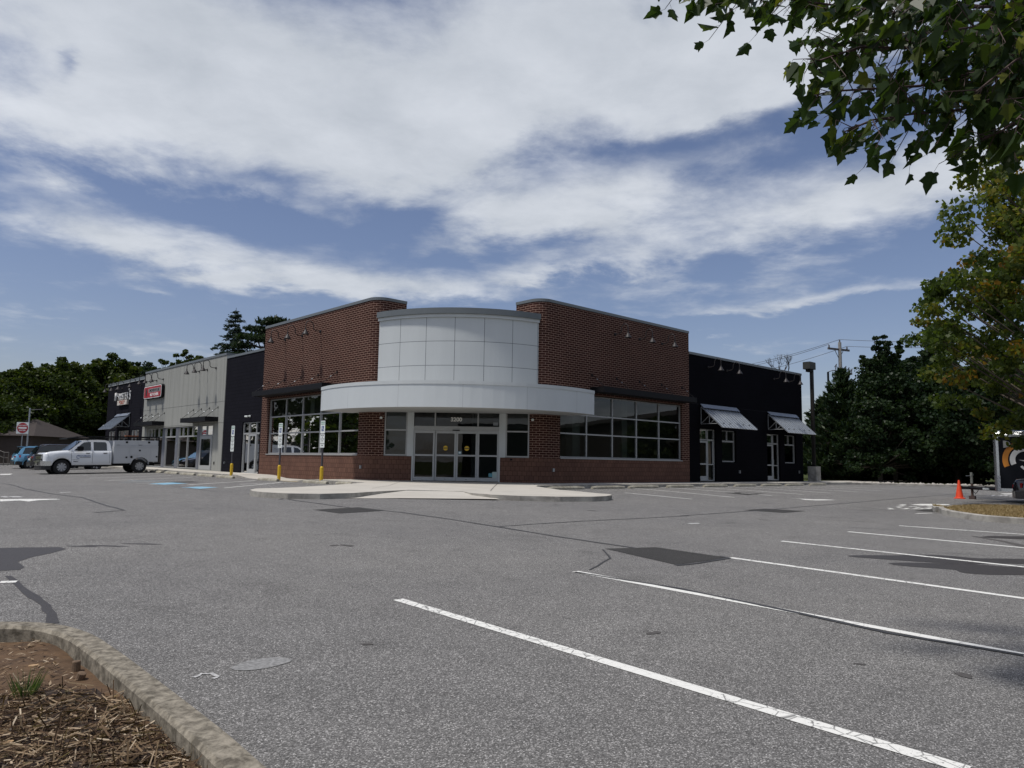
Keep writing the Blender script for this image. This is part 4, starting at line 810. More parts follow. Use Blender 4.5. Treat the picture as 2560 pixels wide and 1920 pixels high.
rl = ['partly hidden behind the right rounded pavement nose', 'right of the one behind the pavement nose', 'below the middle of the right brick windows', 'below the right end of the right brick windows', 'where the brick wall meets the black wing', 'in front of the left door of the black wing', 'in front of the left small window of the black wing', 'between the two doors of the black wing', 'in front of the right door of the black wing']
rs = [(3.3+4.46)/2, (5.23+6.27)/2+.1]
for i, (a, c) in enumerate(((3.0, 5.0), (5.55, 7.6), (7.94, 10.0), (10.7, 12.78), (13.67, 15.8), (16.54, 18.58), (19.29, 21.3), (21.94, 23.95), (24.75, 26.9))):
    put_stop((a+c)/2, -2.62, 0, 'concrete wheel stop '+rl[i], 'wheel stops before the right-hand fronts')
ll = ['beside the rear wheel of the white work truck', 'second along from the truck', 'third along from the truck, before the grey shop', 'fourth along, before the grey shop glass door', 'just left of the first yellow sign post', 'left of the middle yellow sign post', 'cracked one left of the right yellow sign post', 'half buried in the pavement nose by the right yellow sign post']
for i, (a, c) in enumerate(((24.0, 26.0), (21.3, 23.4), (18.7, 20.8), (16.1, 18.2), (13.55, 15.6), (8.85, 10.8), (4.9, 6.9), (3.35, 4.5))):
    x = -2.5 if i < 5 else (-2.45 if i == 5 else (-2.2 if i == 6 else -2.0)); put_stop(x, (a+c)/2, pi/2, 'concrete wheel stop '+ll[i], 'wheel stops before the left-hand fronts', min(2.05, c-a))
put_stop(-2.5, 27.8, pi/2, 'concrete wheel stop behind the rear axle of the white truck', 'wheel stops before the left-hand fronts')
def acc_sign(x, y, label, extra=False):
    z0 = G(x, y); e_ = empty('accessible_parking_sign', (x, y, z0), R(8)); tag(e_, label, 'parking sign', 'accessible parking signs on yellow posts')
    MB().lathe([(.075, -.05), (.075, .66), (.05, .71), (0, .72)], (0, 0, 0), 14).build('yellow_bollard', m_yel, e_, smooth=False)
    MB().box(-.025, .025, -.035, .035, .66, 2.66).build('sign_post', m_post, e_)
    F = lambda z, d=-.036: frame((d, 0, z), (0, -1, 0), (0, 0, 1), (-1, 0, 0)); k = 0.0
    p = MB().prism([(a-.0, b_) for a, b_ in rrect(-.152, .152, 2.10, 2.64, .03)], -.034, -.027, 'X'); pl = p.build('reserved_plate', m_sign, e_)
    text('plate_words', 'RESERVED', .062, m_sgreen, F(2.575), pl, ext=.001, bold=.02); text('plate_words', 'PARKING', .062, m_sgreen, F(2.495), pl, ext=.001, bold=.02)
    MB().box(-.0375, -.0345, -.075, .075, 2.20, 2.42).build('blue_square', m_sblue, pl)
    s_ = MB(); s_.prism([(.018*cos(t*pi/5)+.012, 2.385+.018*sin(t*pi/5)) for t in range(10)], -.041, -.038, 'X'); s_.tube([(-.040, .012, 2.365), (-.040, .005, 2.30), (-.040, -.035, 2.30), (-.040, -.05, 2.245)], .008, 5); s_.tube([(-.040, .010, 2.34), (-.040, -.03, 2.34)], .007, 5)
    s_.tube([(-.040, .02+.045*cos(t), 2.275+.045*sin(t)) for t in [R(60+i*28) for i in range(9)]], .007, 5); s_.build('wheelchair_symbol', m_wlet, pl)
    if extra:
        p = MB().prism(rrect(-.14, .14, 1.90, 2.07, .02), -.034, -.027, 'X').build('van_plate', m_sign, e_); text('plate_words', 'VAN', .06, m_sgreen, F(2.025), p, ext=.001, bold=.02); text('plate_words', 'ACCESSIBLE', .04, m_sgreen, F(1.955), p, ext=.001, bold=.02); k = -.18
    p = MB().prism(rrect(-.152, .152, 1.50+k, 2.07+k, .03), -.034, -.027, 'X').build('fine_plate', m_sign, e_)
    for i, (w, s_) in enumerate((('MIN FINE', .05), ('$50', .05), ('MAX FINE', .05), ('$200', .05), ('TOW-AWAY', .05), ('ZONE', .05))): text('plate_words', w, s_, m_sblack, F(2.02+k-i*.078-(.04 if i > 3 else 0)), p, ext=.001, bold=.02)
    return e_
acc_sign(-1.95, 15.2, 'accessible parking sign on yellow bollard before the charcoal wing, with an extra small plate', True); acc_sign(-1.93, 9.85, 'accessible parking sign on yellow bollard before the left brick windows, middle of three'); acc_sign(-1.90, 5.97, 'accessible parking sign on yellow bollard nearest the white entrance canopy')
# parking lot lamp post
lx, ly = 30.35, -.35; e_ = empty('lamp_post', (lx, ly, .02), R(0)); tag(e_, 'dark square lamp post with shoebox head on a tall concrete base', 'lamp post')
MB().prism(rrect(-.31, .31, -.31, .31, .05, 3), -.3, 1.0, 'Z').build('concrete_base', m_kerb, e_); MB().box(-.16, .16, -.16, .16, 1.0, 1.06).build('base_plate', m_blk, e_)
MB().box(-.095, .095, -.095, .095, 1.06, 7.6).build('pole', mat('dark_bronze_pole', (.022, .020, .018), .5, .3), e_)
mh = mat('bronze_lamp_head', (.03, .03, .024), .5, .3)
MB().box(-.72, .12, -.24, .26, 7.38, 7.86).build('lamp_head', mh, e_, bev=.015); MB().box(-.5, -.12, -.15, .17, 7.22, 7.375).build('lamp_lens', m_blk, e_)
# traffic cone
cx, cy = gp(2399, 1246.5); e_ = empty('traffic_cone', (cx, cy, G(cx, cy)), .3); tag(e_, 'orange traffic cone standing left of the trailer tongue', 'traffic cone')
MB().prism(rrect(-.19, .19, -.19, .19, .05, 3), .0, .035, 'Z').build('base', m_orange, e_)
MB().lathe([(.145, .035), (.135, .06), (.035, .68), (.03, .71), (.02, .71), (.0, .66)], (0, 0, 0), 20).build('cone_body', m_orange, e_, smooth=False)
# ------------------------------------------------------------ vehicles
def wheel(parent, x, y, r, w, side, rimr=.6, name='wheel', spokes=8):
    """tyre with its rim; side -1 faces -y"""
    o = y; t = MB().lathe([(r*.62, -w/2), (r*.93, -w/2), (r, -w*.36), (r, w*.36), (r*.93, w/2), (r*.62, w/2)], (x, o, r), 28, 'Y', cap=False).build('tyre', m_rub, parent, smooth=False)
    d = side*w/2; b = MB(); b.lathe([(0, d*.55), (r*rimr*.93, d*.55), (r*rimr, d*.98), (r*(rimr+.04), d*1.0), (r*(rimr+.05), d*.8), (0, d*.4)], (x, o, r), 24, 'Y'); rm = b.build('rim', m_plas if spokes else m_rim, t)
    b = MB()
    for k in range(spokes):
        a = 2*pi*k/spokes; c, s_ = cos(a), sin(a); n_ = (-s_, c); q = []
        for rr, ww in ((.10, .035), (rimr*.93, .052)):
            for e in (-1, 1): q.append((x+c*r*rr+n_[0]*ww*e, r+s_*r*rr+n_[1]*ww*e))
        q = [q[0], q[1], q[3], q[2]]; b.prism(q, o+d*.60, o+d*.88, 'Y')
    b.lathe([(0, d*.6), (.085, d*.6), (.07, d*.95), (.0, d*.98)], (x, o, r), 12, 'Y'); b.lathe([(r*rimr*.90, d*.62), (r*rimr, d*.97), (r*(rimr+.03), d*.99), (r*(rimr+.02), d*.7), (r*rimr*.9, d*.6)], (x, o, r), 24, 'Y', cap=False)
    b.build('spokes', m_rim, rm)
    return t
def archpts(xc, r, zb, n=9): return [(xc+r*cos(pi-pi*i/n), max(zb, r*sin(pi*i/n)*1.02+.0)) for i in range(n+1)]
def body_loft(prof_top, prof_side, W_, arches, zb, x0, x1, tumble=.0, n=60, azc=.34):
    """lower body: sides follow zb below with arches cut, top follows prof_top(x), plan narrows at the ends by prof_side(x)"""
    xs = sorted(set([x0+(x1-x0)*i/n for i in range(n+1)]+[a+s*r*cos(pi*k/16) for a, r in arches for s in (1,) for k in range(17)]))
    def low(x):
        z = zb(x)
        for a, r in arches:
            if abs(x-a) < r: z = max(z, sqrt(max(0, r*r-(x-a)**2))+azc)
        return z
    rows = []
    for x in xs:
        zt = prof_top(x); zl = min(low(x), zt-.05); w = prof_side(x)
        rows.append([(zl, w-.03), (zl+.02, w-.005), (zl+(zt-zl)*.35, w), (zl+(zt-zl)*.62, w-.004), (zl+(zt-zl)*.86, w-.028), (zt-.03, w-.07), (zt, w-.16)])
    b = MB(); vs = []; m_ = 14
    for x, rw in zip(xs, rows):
        for z, w in rw: vs.append((x, -w, z))
        for z, w in rw[::-1]: vs.append((x, w, z))
    fs = []
    for i in range(len(xs)-1):
        for k in range(m_-1): fs.append((i*m_+k, i*m_+k+1, (i+1)*m_+k+1, (i+1)*m_+k))
    fs += [tuple(range(m_)), tuple((len(xs)-1)*m_+k for k in range(m_))]
    return b.add(vs, fs)
def interp(pts):
    def f(x):
        if x <= pts[0][0]: return pts[0][1]
        for (a, p), (b, q) in zip(pts, pts[1:]):
            if x <= b: t = (x-a)/(b-a); return p+(q-p)*(t*t*(3-2*t)*.5+t*.5)
        return pts[-1][1]
    return f
def greenhouse(b, pts_lo, pts_hi, wl, wh):
    """cabin: a lower and upper loop given as (x) ends; straight sides leaning in"""
    vs = [(pts_lo[0], -wl, pts_lo[2]), (pts_lo[1], -wl, pts_lo[3]), (pts_lo[1], wl, pts_lo[3]), (pts_lo[0], wl, pts_lo[2]), (pts_hi[0], -wh, pts_hi[2]), (pts_hi[1], -wh, pts_hi[3]), (pts_hi[1], wh, pts_hi[3]), (pts_hi[0], wh, pts_hi[2])]
    return b.add(vs, [(0, 3, 2, 1), (4, 5, 6, 7), (0, 1, 5, 4), (1, 2, 6, 5), (2, 3, 7, 6), (3, 0, 4, 7)])
# --- white crew-cab work truck with a utility body. x from the nose (0) to the tail, y centred, near side -y
tk = empty('work_truck', (-8.42, 26.02, -.115), 0); tk.rotation_euler = (0, -R(1.15), 0); tag(tk, 'white crew cab work truck with a closed utility body and a black ladder rack', 'truck')
TY = -1.0; fa, ra = .93, 4.98
tb = body_loft(interp([(0.03, 1.14), (.12, 1.20), (.4, 1.26), (1.25, 1.33), (1.35, 1.30), (3.44, 1.32)]), interp([(0.03, .86), (.18, .965), (.5, .995), (3.44, 1.0)]), 1, [(fa, .50)], lambda x: .50, .05, 3.44, azc=.40)
cab = tb.build('cab_body', m_truckw, tk, smooth=True)
b = MB(); vs = []
loop = [(1.22, 1.28, .93), (1.40, 1.42, .90), (1.72, 1.70, .84), (1.98, 1.88, .78), (2.15, 1.925, .765), (2.7, 1.945, .765), (3.10, 1.93, .765), (3.30, 1.86, .78), (3.38, 1.70, .83), (3.43, 1.40, .90), (3.44, 1.28, .93)]
for x, z, w in loop: w = .93-(z-1.28)*(.93-.765)/(1.925-1.28); vs += [(x, -w, z), (x, w, z)]
n = len(loop)
for i in range(n-1): b.add([vs[2*i], vs[2*i+1], vs[2*i+3], vs[2*i+2]], [(0, 1, 2, 3)])
for s_ in (0, 1): b.add([vs[2*i+s_] for i in range(n)], [tuple(range(n))])
b.build('cab_roof', m_truckw, tk)
def side_poly(pts, wf, s_=-1, off=.006): return [(x, s_*(wf(z)+off), z) for x, z in pts]
wz = lambda z: .93-(z-1.28)*(.93-.765)/(1.925-1.28) if z > 1.28 else .985
def side_panel(parent, name, pts, m_, s_, off=.006): return MB().add(side_poly(pts, wz, s_, off), [tuple(range(len(pts)))]).build(name, m_, parent, recalc=False)
for s_ in (-1, 1):
    side_panel(cab, 'front_side_window', [(1.50, 1.33), (1.66, 1.47), (1.90, 1.70), (2.02, 1.79), (2.36, 1.82), (2.36, 1.33)], m_cglass, s_); side_panel(cab, 'rear_side_window', [(2.50, 1.33), (2.50, 1.82), (3.12, 1.81), (3.19, 1.72), (3.20, 1.33)], m_cglass, s_)
    for x in (1.38, 2.44, 3.33): MB().box(x-.006, x+.006, s_*1.0005-.004, s_*1.0005+.004, .60, 1.30).build('door_seam', m_sblack, cab)
    for x in (2.20, 3.10): MB().box(x-.10, x+.10, s_*1.0-.02, s_*1.0+.02, 1.16, 1.195).build('door_handle', m_blk, cab, bev=.008)
    MB().box(1.62, 1.92, s_*1.0+(-.26 if s_ < 0 else .02), s_*1.0+(-.02 if s_ < 0 else .26), 1.30, 1.56).build('wing_mirror', m_blk, cab, bev=.03)
    MB().box(1.42, 3.3, s_*.93-.06, s_*.93+.06, .40, .46).build('running_board', m_blk, tk)
MB().add([(1.245, -.86, 1.32), (1.245, .86, 1.32), (1.94, .73, 1.868), (1.94, -.73, 1.868)], [(0, 1, 2, 3)]).build('windscreen', m_cglass, cab, recalc=False).location = (-.018, 0, .02)
MB().box(.16, .52, -.72, .72, 1.235, 1.27).build('hood_deflector', m_plas, cab, bev=.012)
b = MB(); b.box(-.01, .06, -.62, .62, .74, 1.12); gr = b.build('grille', m_plas, tk)
b = MB()
for z in (.76, .87, .99, 1.10): b.box(-.04, .0, -.66, .66, z-.018, z+.018)
b.box(-.045, .01, -.66, .66, .915, .955); b.build('grille_bars', m_chrome, gr)
for s_ in (-1, 1): MB().add([(-.01, s_*.64, .86), (-.01, s_*.64, 1.10), (.26, s_*.99, 1.10), (.22, s_*.99, .88), (.05, s_*.64, .86), (.05, s_*.64, 1.10)], [(0, 1, 2, 3), (0, 3, 4), (1, 5, 2), (4, 3, 2, 5)]).build('headlight', m_hlamp, tk)
b = MB(); q = [(-.14, -.60), (-.10, -.86), (.06, -1.01), (.42, -1.015), (.42, 1.015), (.06, 1.01), (-.10, .86), (-.14, .60)]; b.prism(q, .48, .74); bp = b.build('front_bumper', m_chrome, tk, bev=.03)
b = MB(); b.prism([(-.09, -.6), (-.05, -.84), (.10, -.97), (.40, -.97), (.40, .97), (.10, .97), (-.05, .84), (-.09, .6)], .27, .478); b.build('air_dam', m_plas, bp)
for s_ in (-1, 1):
    MB().box(-.148, -.10, s_*.45-.10, s_*.45+.10, .52, .68).build('tow_hook_slot', m_blk, bp); wheel(tk, fa, s_*.83, .405, .25, s_); wheel(tk, ra, s_*.83, .405, .25, s_)
MB().box(.4, 5.9, -.72, .72, .42, .62).build('chassis', m_blk, tk)
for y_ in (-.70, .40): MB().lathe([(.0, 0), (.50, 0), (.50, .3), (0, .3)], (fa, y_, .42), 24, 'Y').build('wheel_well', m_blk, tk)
# utility body
X0, X1 = 3.55, 5.98; b = MB()
for s_ in (-1, 1):
    ar = [(ra+.50*cos(pi-pi*i/12), .50+.44*sin(pi*i/12)) for i in range(13)]
    poly = [(X0, .58), (ra-.50, .58)] + ar + [(ra+.50, .66), (X1, .66), (X1, 1.60), (X0, 1.60)]
    y0, y1 = (-1.03, -.60) if s_ < 0 else (.60, 1.03); b.prism(poly, y0, y1, 'Y')
    b.box(X0+.02, X1, min(s_*.99, s_*.62), max(s_*.99, s_*.62), 1.60, 1.925)
ub = b.build('utility_body', m_boxw, tk)
for s_ in (-1, 1):
    yo = s_*1.03; f = lambda x0, x1, z0, z1, nm='locker_door', m_=m_boxw, o=0, t=.012: MB().box(x0, x1, min(yo+s_*(o), yo+s_*(o+t)), max(yo+s_*(o), yo+s_*(o+t)), z0, z1).build(nm, m_, ub, bev=.004)
    d1 = [f(X0+.03, 4.36, .62, 1.52), f(4.40, 5.52, 1.04, 1.52), f(5.56, X1-.02, .70, 1.52)]
    g_ = lambda x0, x1, z0, z1: MB().box(x0, x1, min(s_*.99, s_*1.005), max(s_*.99, s_*1.005), z0, z1).build('top_locker_door', m_boxw, ub, bev=.004)
    g_(X0+.04, 4.83, 1.625, 1.915); g_(4.87, X1-.02, 1.625, 1.915)
    f(X0, X1, 1.53, 1.59, 'ledge_trim', m_boxw, 0, .025)
    for x, z in ((4.22, .93), (4.94, 1.33), (5.90, .96)): f(x-.05, x+.05, z-.045, z+.045, 'latch', m_blk, .012, .015)
    for x, z in ((4.22, 1.81), (5.45, 1.81)): MB().box(x-.06, x+.06, min(s_*1.004, s_*1.02), max(s_*1.004, s_*1.02), z-.05, z+.06).build('latch', m_blk, ub)
    MB().lathe([(0, 0), (.07, 0), (.06, .02), (0, .02)], (4.49, yo+(-.02 if s_ < 0 else 0), .95), 12, 'Y').build('fuel_cap', m_blk, ub)
    for x in (3.76, 4.98): MB().box(x-.10, x+.10, min(s_*1.004, s_*1.012), max(s_*1.004, s_*1.012), 1.645, 1.66).build('vent_slot', m_blk, ub)
    f(X0, X1, .655, .66, 'sill_line', m_blk, .0, .004)
b = MB()
for y in (-.93, .93): b.box(2.0, 6.05, y-.03, y+.03, 2.10, 2.16); b.box(1.2, 6.0, y-.02, y+.02, 2.0, 2.03)
for x in (2.1, 3.5, 4.3, 5.1, 5.95): b.box(x-.03, x+.03, -.96, .96, 2.10, 2.16)
for x in (3.6, 4.8, 5.9):
    for y in (-.9, .9): b.box(x-.025, x+.025, y-.025, y+.025, 1.92, 2.1)
for y in (-.93, .93): b.tube([(1.15, y, 1.99), (2.05, y, 2.13)], .03, 6); b.box(6.0, 6.06, y-.03, y+.03, .62, 2.1)
b.tube([(1.15, -.93, 1.99), (1.15, .93, 1.99)], .03, 6); b.build('ladder_rack', m_blk, tk)
b = MB(); b.box(5.92, 6.24, -.75, .75, .50, .60); b.build('rear_step_bumper', m_blk, tk)
MB().box(4.2, 4.9, -.80, -.55, 2.17, 2.22).build('orange_tool', mat('burnt_orange', (.35, .10, .03), .6), tk)
FT = lambda x, z, y=-1.006: frame((x, y, z), (1, 0, 0), (0, 0, 1), (0, -1, 0))
text('company_letter', 'C', .30, m_sblue, FT(1.70, .955), cab, ext=.001, bold=-.005, xs=.8); text('company_name', 'ENTURION', .135, m_sblue, FT(2.03, 1.01), cab, ext=.001, xs=.9); MB().box(1.80, 2.34, -1.009, -1.003, .925, .945).build('company_underline', m_sblack, cab); text('small_line', 'CONSTRUCTION', .045, m_sblack, FT(1.60, .80), cab, ext=.001); text('model_badge', '2500HD', .07, m_post, FT(1.60, .70), cab, ext=.002, bold=.02)
# --- generic car
def car(name, loc, rz, L_, W_, H_, body, label, cat, suv=True, rails=False):
    c = empty(name, loc, rz); tag(c, label, cat); k = L_/4.7; hw = W_/2
    # x=0 is the rear end, x=L the nose
    if suv: top = [(0, .92), (.10, 1.05), (.5, 1.10), (3.1*k, 1.06), (3.5*k, 1.02), (L_-.25, .86), (L_, .70)]
    else: top = [(0, .80), (.08, .93), (.7, .99), (3.0*k, .95), (3.5*k, .90), (L_-.2, .70), (L_, .58)]
    bb = body_loft(interp(top), interp([(0, hw-.17), (.15, hw-.04), (.5, hw), (L_-.8, hw), (L_-.2, hw-.10), (L_, hw-.25)]), 1, [(.92*k, .40), (L_-.95*k, .40)], lambda x: .30 if .3 < x < L_-.3 else .34, 0, L_, n=44)
    o = bb.build('body', body, c, smooth=True); o.modifiers.new('bevel', 'BEVEL').width = .02; o.modifiers['bevel'].limit_method = 'ANGLE'
    zr = H_; lo = 1.02 if suv else .93; x_r = .12 if suv else .62; x_rt = .55 if suv else 1.25; x_f = 3.35*k; x_ft = 2.55*k
    loop = [(x_r, lo), (x_r+(x_rt-x_r)*.5, lo+(zr-lo)*.62), (x_rt-.08, zr-.09), (x_rt+.25, zr-.01), ((x_rt+x_ft)/2, zr), (x_ft, zr-.05), (x_ft+(x_f-x_ft)*.5, lo+(zr-lo)*.55), (x_f, lo)]
    wt = lambda z: hw-.06-(z-lo)/(zr-lo)*.20; b = MB(); vs = []
    for x, z in loop: vs += [(x, -wt(z), z), (x, wt(z), z)]
    n = len(loop)
    for i in range(n-1): b.add([vs[2*i], vs[2*i+1], vs[2*i+3], vs[2*i+2]], [(0, 1, 2, 3)])
    for s_ in (0, 1): b.add([vs[2*i+s_] for i in range(n)], [tuple(range(n))])
    ro = b.build('cabin', body, c, bev=.03)
    for s_ in (-1, 1):
        q = [(x_r+.28, lo+.04), (x_rt+.02, zr-.12), (x_rt+.75, zr-.085), (x_rt+.75, lo+.04)]; q2 = [(x_rt+.83, lo+.04), (x_rt+.83, zr-.085), (x_ft-.05, zr-.10), (x_f-.25, lo+.04)]
        for p in (q, q2): MB().add([(x, s_*(wt(z)+.012), z) for x, z in p], [(0, 1, 2, 3)]).build('side_window', m_cglass, ro, recalc=False)
        for xx in (.92*k, L_-.95*k): wheel(c, xx, s_*(hw-.12), .355, .22, s_, .66, spokes=5)
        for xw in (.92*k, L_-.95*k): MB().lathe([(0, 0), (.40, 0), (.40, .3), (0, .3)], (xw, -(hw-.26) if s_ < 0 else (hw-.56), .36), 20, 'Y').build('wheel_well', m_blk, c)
        zt_ = .96 if suv else .80
        MB().add([(-.012, s_*(hw-.55), zt_-.02), (-.012, s_*(hw-.19), zt_-.05), (.32, s_*(hw+.004), zt_+.02), (.30, s_*(hw+.004), zt_-.14), (-.012, s_*(hw-.19), zt_-.17), (-.012, s_*(hw-.50), zt_-.10)], [(0, 1, 4, 5), (1, 2, 3, 4)]).build('tail_light', m_tail, c, recalc=False)
        if rails: MB().tube([(x_rt+.1, s_*(wt(zr)-.02), zr-.02), (x_rt+.3, s_*(wt(zr)-.02), zr+.05), (x_ft-.1, s_*(wt(zr)-.02), zr+.05), (x_ft, s_*(wt(zr)-.02), zr-.03)], .018, 6).build('roof_rail', m_chrome if body is m_blkcar else m_blk, ro)
    w1 = .985*(wt(lo+.1)); MB().add([(x_r+.02, -w1+.12, lo+.07), (x_r+.02, w1-.12, lo+.07), (x_rt-.12, wt(zr)-.14, zr-.13), (x_rt-.12, -wt(zr)+.14, zr-.13)], [(0, 1, 2, 3)]).build('rear_window', m_cglass, ro, recalc=False).location = (-.035, 0, .03)
    MB().prism([(-.06, -hw+.30), (.10, -hw+.02), (.45, -hw-.005), (.45, hw+.005), (.10, hw-.02), (-.06, hw-.30)], .30, .56).build('rear_bumper', m_plas if suv else body, c, bev=.02)
    MB().box(-.03, .0, -.26, .26, .66, .78).build('licence_plate', m_sign, c); MB().prism([(-.075, -hw+.4), (.05, -hw+.1), (.05, hw-.1), (-.075, hw-.4)], .31, .37).build('bumper_trim', m_chrome if suv else m_plas, c)
    if suv: MB().box(x_rt-.28, x_rt-.02, -wt(zr)+.06, wt(zr)-.06, zr-.07, zr-.03).build('roof_spoiler', body, ro, bev=.01)
    return c
car('sport_utility_car', (-7.15, 35.75, G(-7, 35.7)-.03), 0, 4.75, 1.92, 1.68, m_blkcar, 'black sport utility car parked nose-in behind the white truck', 'car', True, True)
car('compact_crossover_car', (-7.55, 39.15, G(-7.4, 39)-.03), 0, 4.5, 1.86, 1.62, m_bluecar, 'light blue crossover parked nose-in at the far left, mostly hidden', 'car', True, False)
car('sedan_car', (12.1, -15.82, -.235), -pi/2, 4.6, 1.78, 1.42, m_blkcar, 'black sedan with a red tail lamp cut off by the right edge, before the trailer', 'car', False)
# --- enclosed trailer
tr = empty('cargo_trailer', (14.95, -14.66, -.14), -pi/2); tag(tr, 'black enclosed cargo trailer with silver corners and orange and white arc logo', 'trailer')
Lt, Wt = 5.2, 1.05; b = MB(); b.box(.11, Lt, -Wt, Wt, .46, 2.36); bd = b.build('trailer_box', m_trail, tr)
for s_ in (-1, 1):
    MB().box(.13, Lt, s_*Wt-.012, s_*Wt+.012, .36, .47).build('bottom_rail', m_tray, tr); b = MB(); b.prism([(s_*(Wt+.012), 2.33), (s_*(Wt+.012), 2.40), (s_*(Wt-.06), 2.52), (s_*(Wt-.16), 2.56), (s_*(Wt-.16), 2.33)], .10, Lt, 'X'); b.build('roof_rail', m_tray, tr)
    q = [(.20, s_*(Wt+.014))] + [(.16-.16*sin(R(t)), s_*(Wt-.16+.174*cos(R(t)))) for t in range(0, 91, 15)] + [(.04, s_*(Wt-.22)), (.20, s_*(Wt-.10))]
    cp = MB().prism(q, .36, 2.42).build('corner_post', m_tray, tr); b = MB()
    for i in range(7):
        for j in range(24): x = .03+i*.022; z = .40+j*.021; b.box(.185-i*.0, .19, 0, 0, 0, 0) if False else None
MB().box(.10, Lt, -Wt+.16, Wt-.16, 2.52, 2.57).build('roof', m_tray, tr); MB().box(.0, .10, -Wt+.2, Wt-.2, .36, 2.5).build('front_wall', m_trail, tr)
m_tread = MT('diamond_tread'); _v = m_tread.n('ShaderNodeTexChecker'); _mp = m_tread.n('ShaderNodeMapping'); _mp.inputs['Scale'].default_value = (28, 28, 28); _mp.inputs['Rotation'].default_value = (.785, .785, .785); m_tread.t.links.new(m_tread.tc.outputs['Object'], _mp.inputs[0]); m_tread.t.links.new(_mp.outputs[0], _v.inputs[0]); _v.inputs['Scale'].default_value = 1
_c = m_tread.mix(_v.outputs['Fac'], (.55, .56, .57), (.26, .27, .28)); m_tread.b.inputs['Metallic'].default_value = .8; m_tread = m_tread.col(_c, .35, .5)
for s_ in (-1, 1):
    q = [(.215, s_*(Wt+.016)), (.215, s_*(Wt+.02))] + [(.16-.166*sin(R(t)), s_*(Wt-.16+.180*cos(R(t)))) for t in range(0, 91, 15)] + [(.0, s_*(Wt-.22)), (.05, s_*(Wt-.22)), (.05, s_*(Wt-.05))]; MB().prism(q, .355, .93).build('stone_guard', m_tread, tr)
# running gear
for s_ in (-1, 1):
    for xx in (2.6, 3.45): wheel(tr, xx, s_*(Wt-.02), .34, .2, s_, .6, spokes=6)
b = MB(); b.tube([(.1, -.75, .42), (-1.05, -.05, .42)], .055, 4); b.tube([(.1, .75, .42), (-1.05, .05, .42)], .055, 4); b.box(-1.35, -.95, -.06, .06, .37, .48); b.box(.0, .06, -.9, .9, .36, .5); b.build('drawbar', m_blk, tr)
MB().lathe([(0, 0), (.07, 0), (.07, .10), (0, .12)], (-1.38, 0, .38), 10).build('coupler', m_blk, tr)
b = MB(); b.tube([(-1.0, 0, .12), (-1.0, 0, .62)], .045, 8); b.build('jack_tube', mat('rusty_jack', (.10, .065, .05), .7, .3), tr); MB().tube([(-1.0, 0, .60), (-1.0, 0, 1.02)], .05, 8).build('jack_upper', mat('grey_jack', (.20, .21, .19), .6, .3), tr)
b = MB(); b.tube([(-1.0, .05, .98), (-1.0, .2, .96), (-1.0, .2, .90)], .012, 6); b.tube([(-.98, -.04, .9), (-1.15, -.16, .88)], .01, 6); b.build('jack_crank', m_steel, tr); MB().box(-1.10, -.90, -.09, .09, -.005, .12).build('jack_foot_block', mat('dark_wood_block', (.07, .045, .04), .9), tr)
b = MB(); b.tube([(-.7, -.25, .42), (-.75, -.27, .30), (-.85, -.15, .22), (-.95, -.05, .30), (-1.05, .0, .4)], .012, 5); b.tube([(-.2, -.55, .42), (-.5, -.6, .56), (-.8, -.3, .50), (-1.1, -.1, .5)], .012, 5); b.build('safety_chain', m_blk, tr)
MB().box(-.50, -.25, -.56, -.54, .39, .46).build('data_plate', m_sign, tr).rotation_euler = (0, 0, 0)
# near side of the trailer: y = -Wt in its own frame
def arc_band(cx_, cz_, r0, r1, a0, a1, y, t_=.004, n=36): return MB().prism([(cx_+r1*cos(R(a0+(a1-a0)*i/n)), cz_+r1*sin(R(a0+(a1-a0)*i/n))) for i in range(n+1)]+[(cx_+r0*cos(R(a1-(a1-a0)*i/n)), cz_+r0*sin(R(a1-(a1-a0)*i/n))) for i in range(n+1)], y-t_, y, 'Y')
cxx, czz = 1.00, 1.50
lg = arc_band(cxx, czz, .525, .70, 203, -20, -Wt-.001).build('orange_arc', m_orng, tr); arc_band(cxx, czz, .30, .47, 205, -15, -Wt-.001).build('white_arc', m_wlet, tr)
arc_band(cxx+.30, czz+.08, .48, .56, 215, 330, -Wt-.001).build('lower_white_arc', m_wlet, tr); MB().prism([(.80, 1.50), (1.6, 1.44), (1.55, 1.28)], -Wt-.005, -Wt-.001, 'Y').build('white_spike', m_wlet, tr)
MB().prism([(.36, 1.93)]+[(.36+.22*cos(R(t)), 2.06+.13*sin(R(t))) for t in range(-90, 91, 15)]+[(.36, 2.19)], -Wt-.05, -Wt-.001, 'Y').build('side_vent', mat('grey_vent_plastic', (.38, .39, .38), .6), tr)
LOCAL[0] = False
# ------------------------------------------------------------ far things on the left: sign, thin pole, brown building, stair rail
LOCAL[0] = True
def at(px, py, D):   # the point D metres out (on the level) along the sight line
    d = ray(px, py); k = D/math.hypot(d.x, d.y); q = Vector(CPOS)+d*k; return q
q = at(49, 1165, 66); e_ = empty('do_not_enter_sign', (q.x, q.y, G(q.x, q.y)), YAW+pi+.25); tag(e_, 'red and white do not enter sign at the far left behind the light blue car', 'traffic sign')
MB().tube([(0, 0, 0), (0, 0, 3.2)], .035, 6).build('post', m_steel, e_); F = lambda z, d: frame((d, 0, z), (0, 1, 0), (0, 0, 1), (1, 0, 0))
p = MB().box(.03, .05, -.40, .40, 2.50, 3.35).build('sign_plate', m_sign, e_); MB().prism([(.36*cos(t*pi/14), 2.925+.38*sin(t*pi/14)) for t in range(28)], .051, .056, 'X').build('red_disc', m_sred, p); MB().box(.057, .062, -.27, .27, 2.87, 2.98).build('white_bar', m_wlet, p)
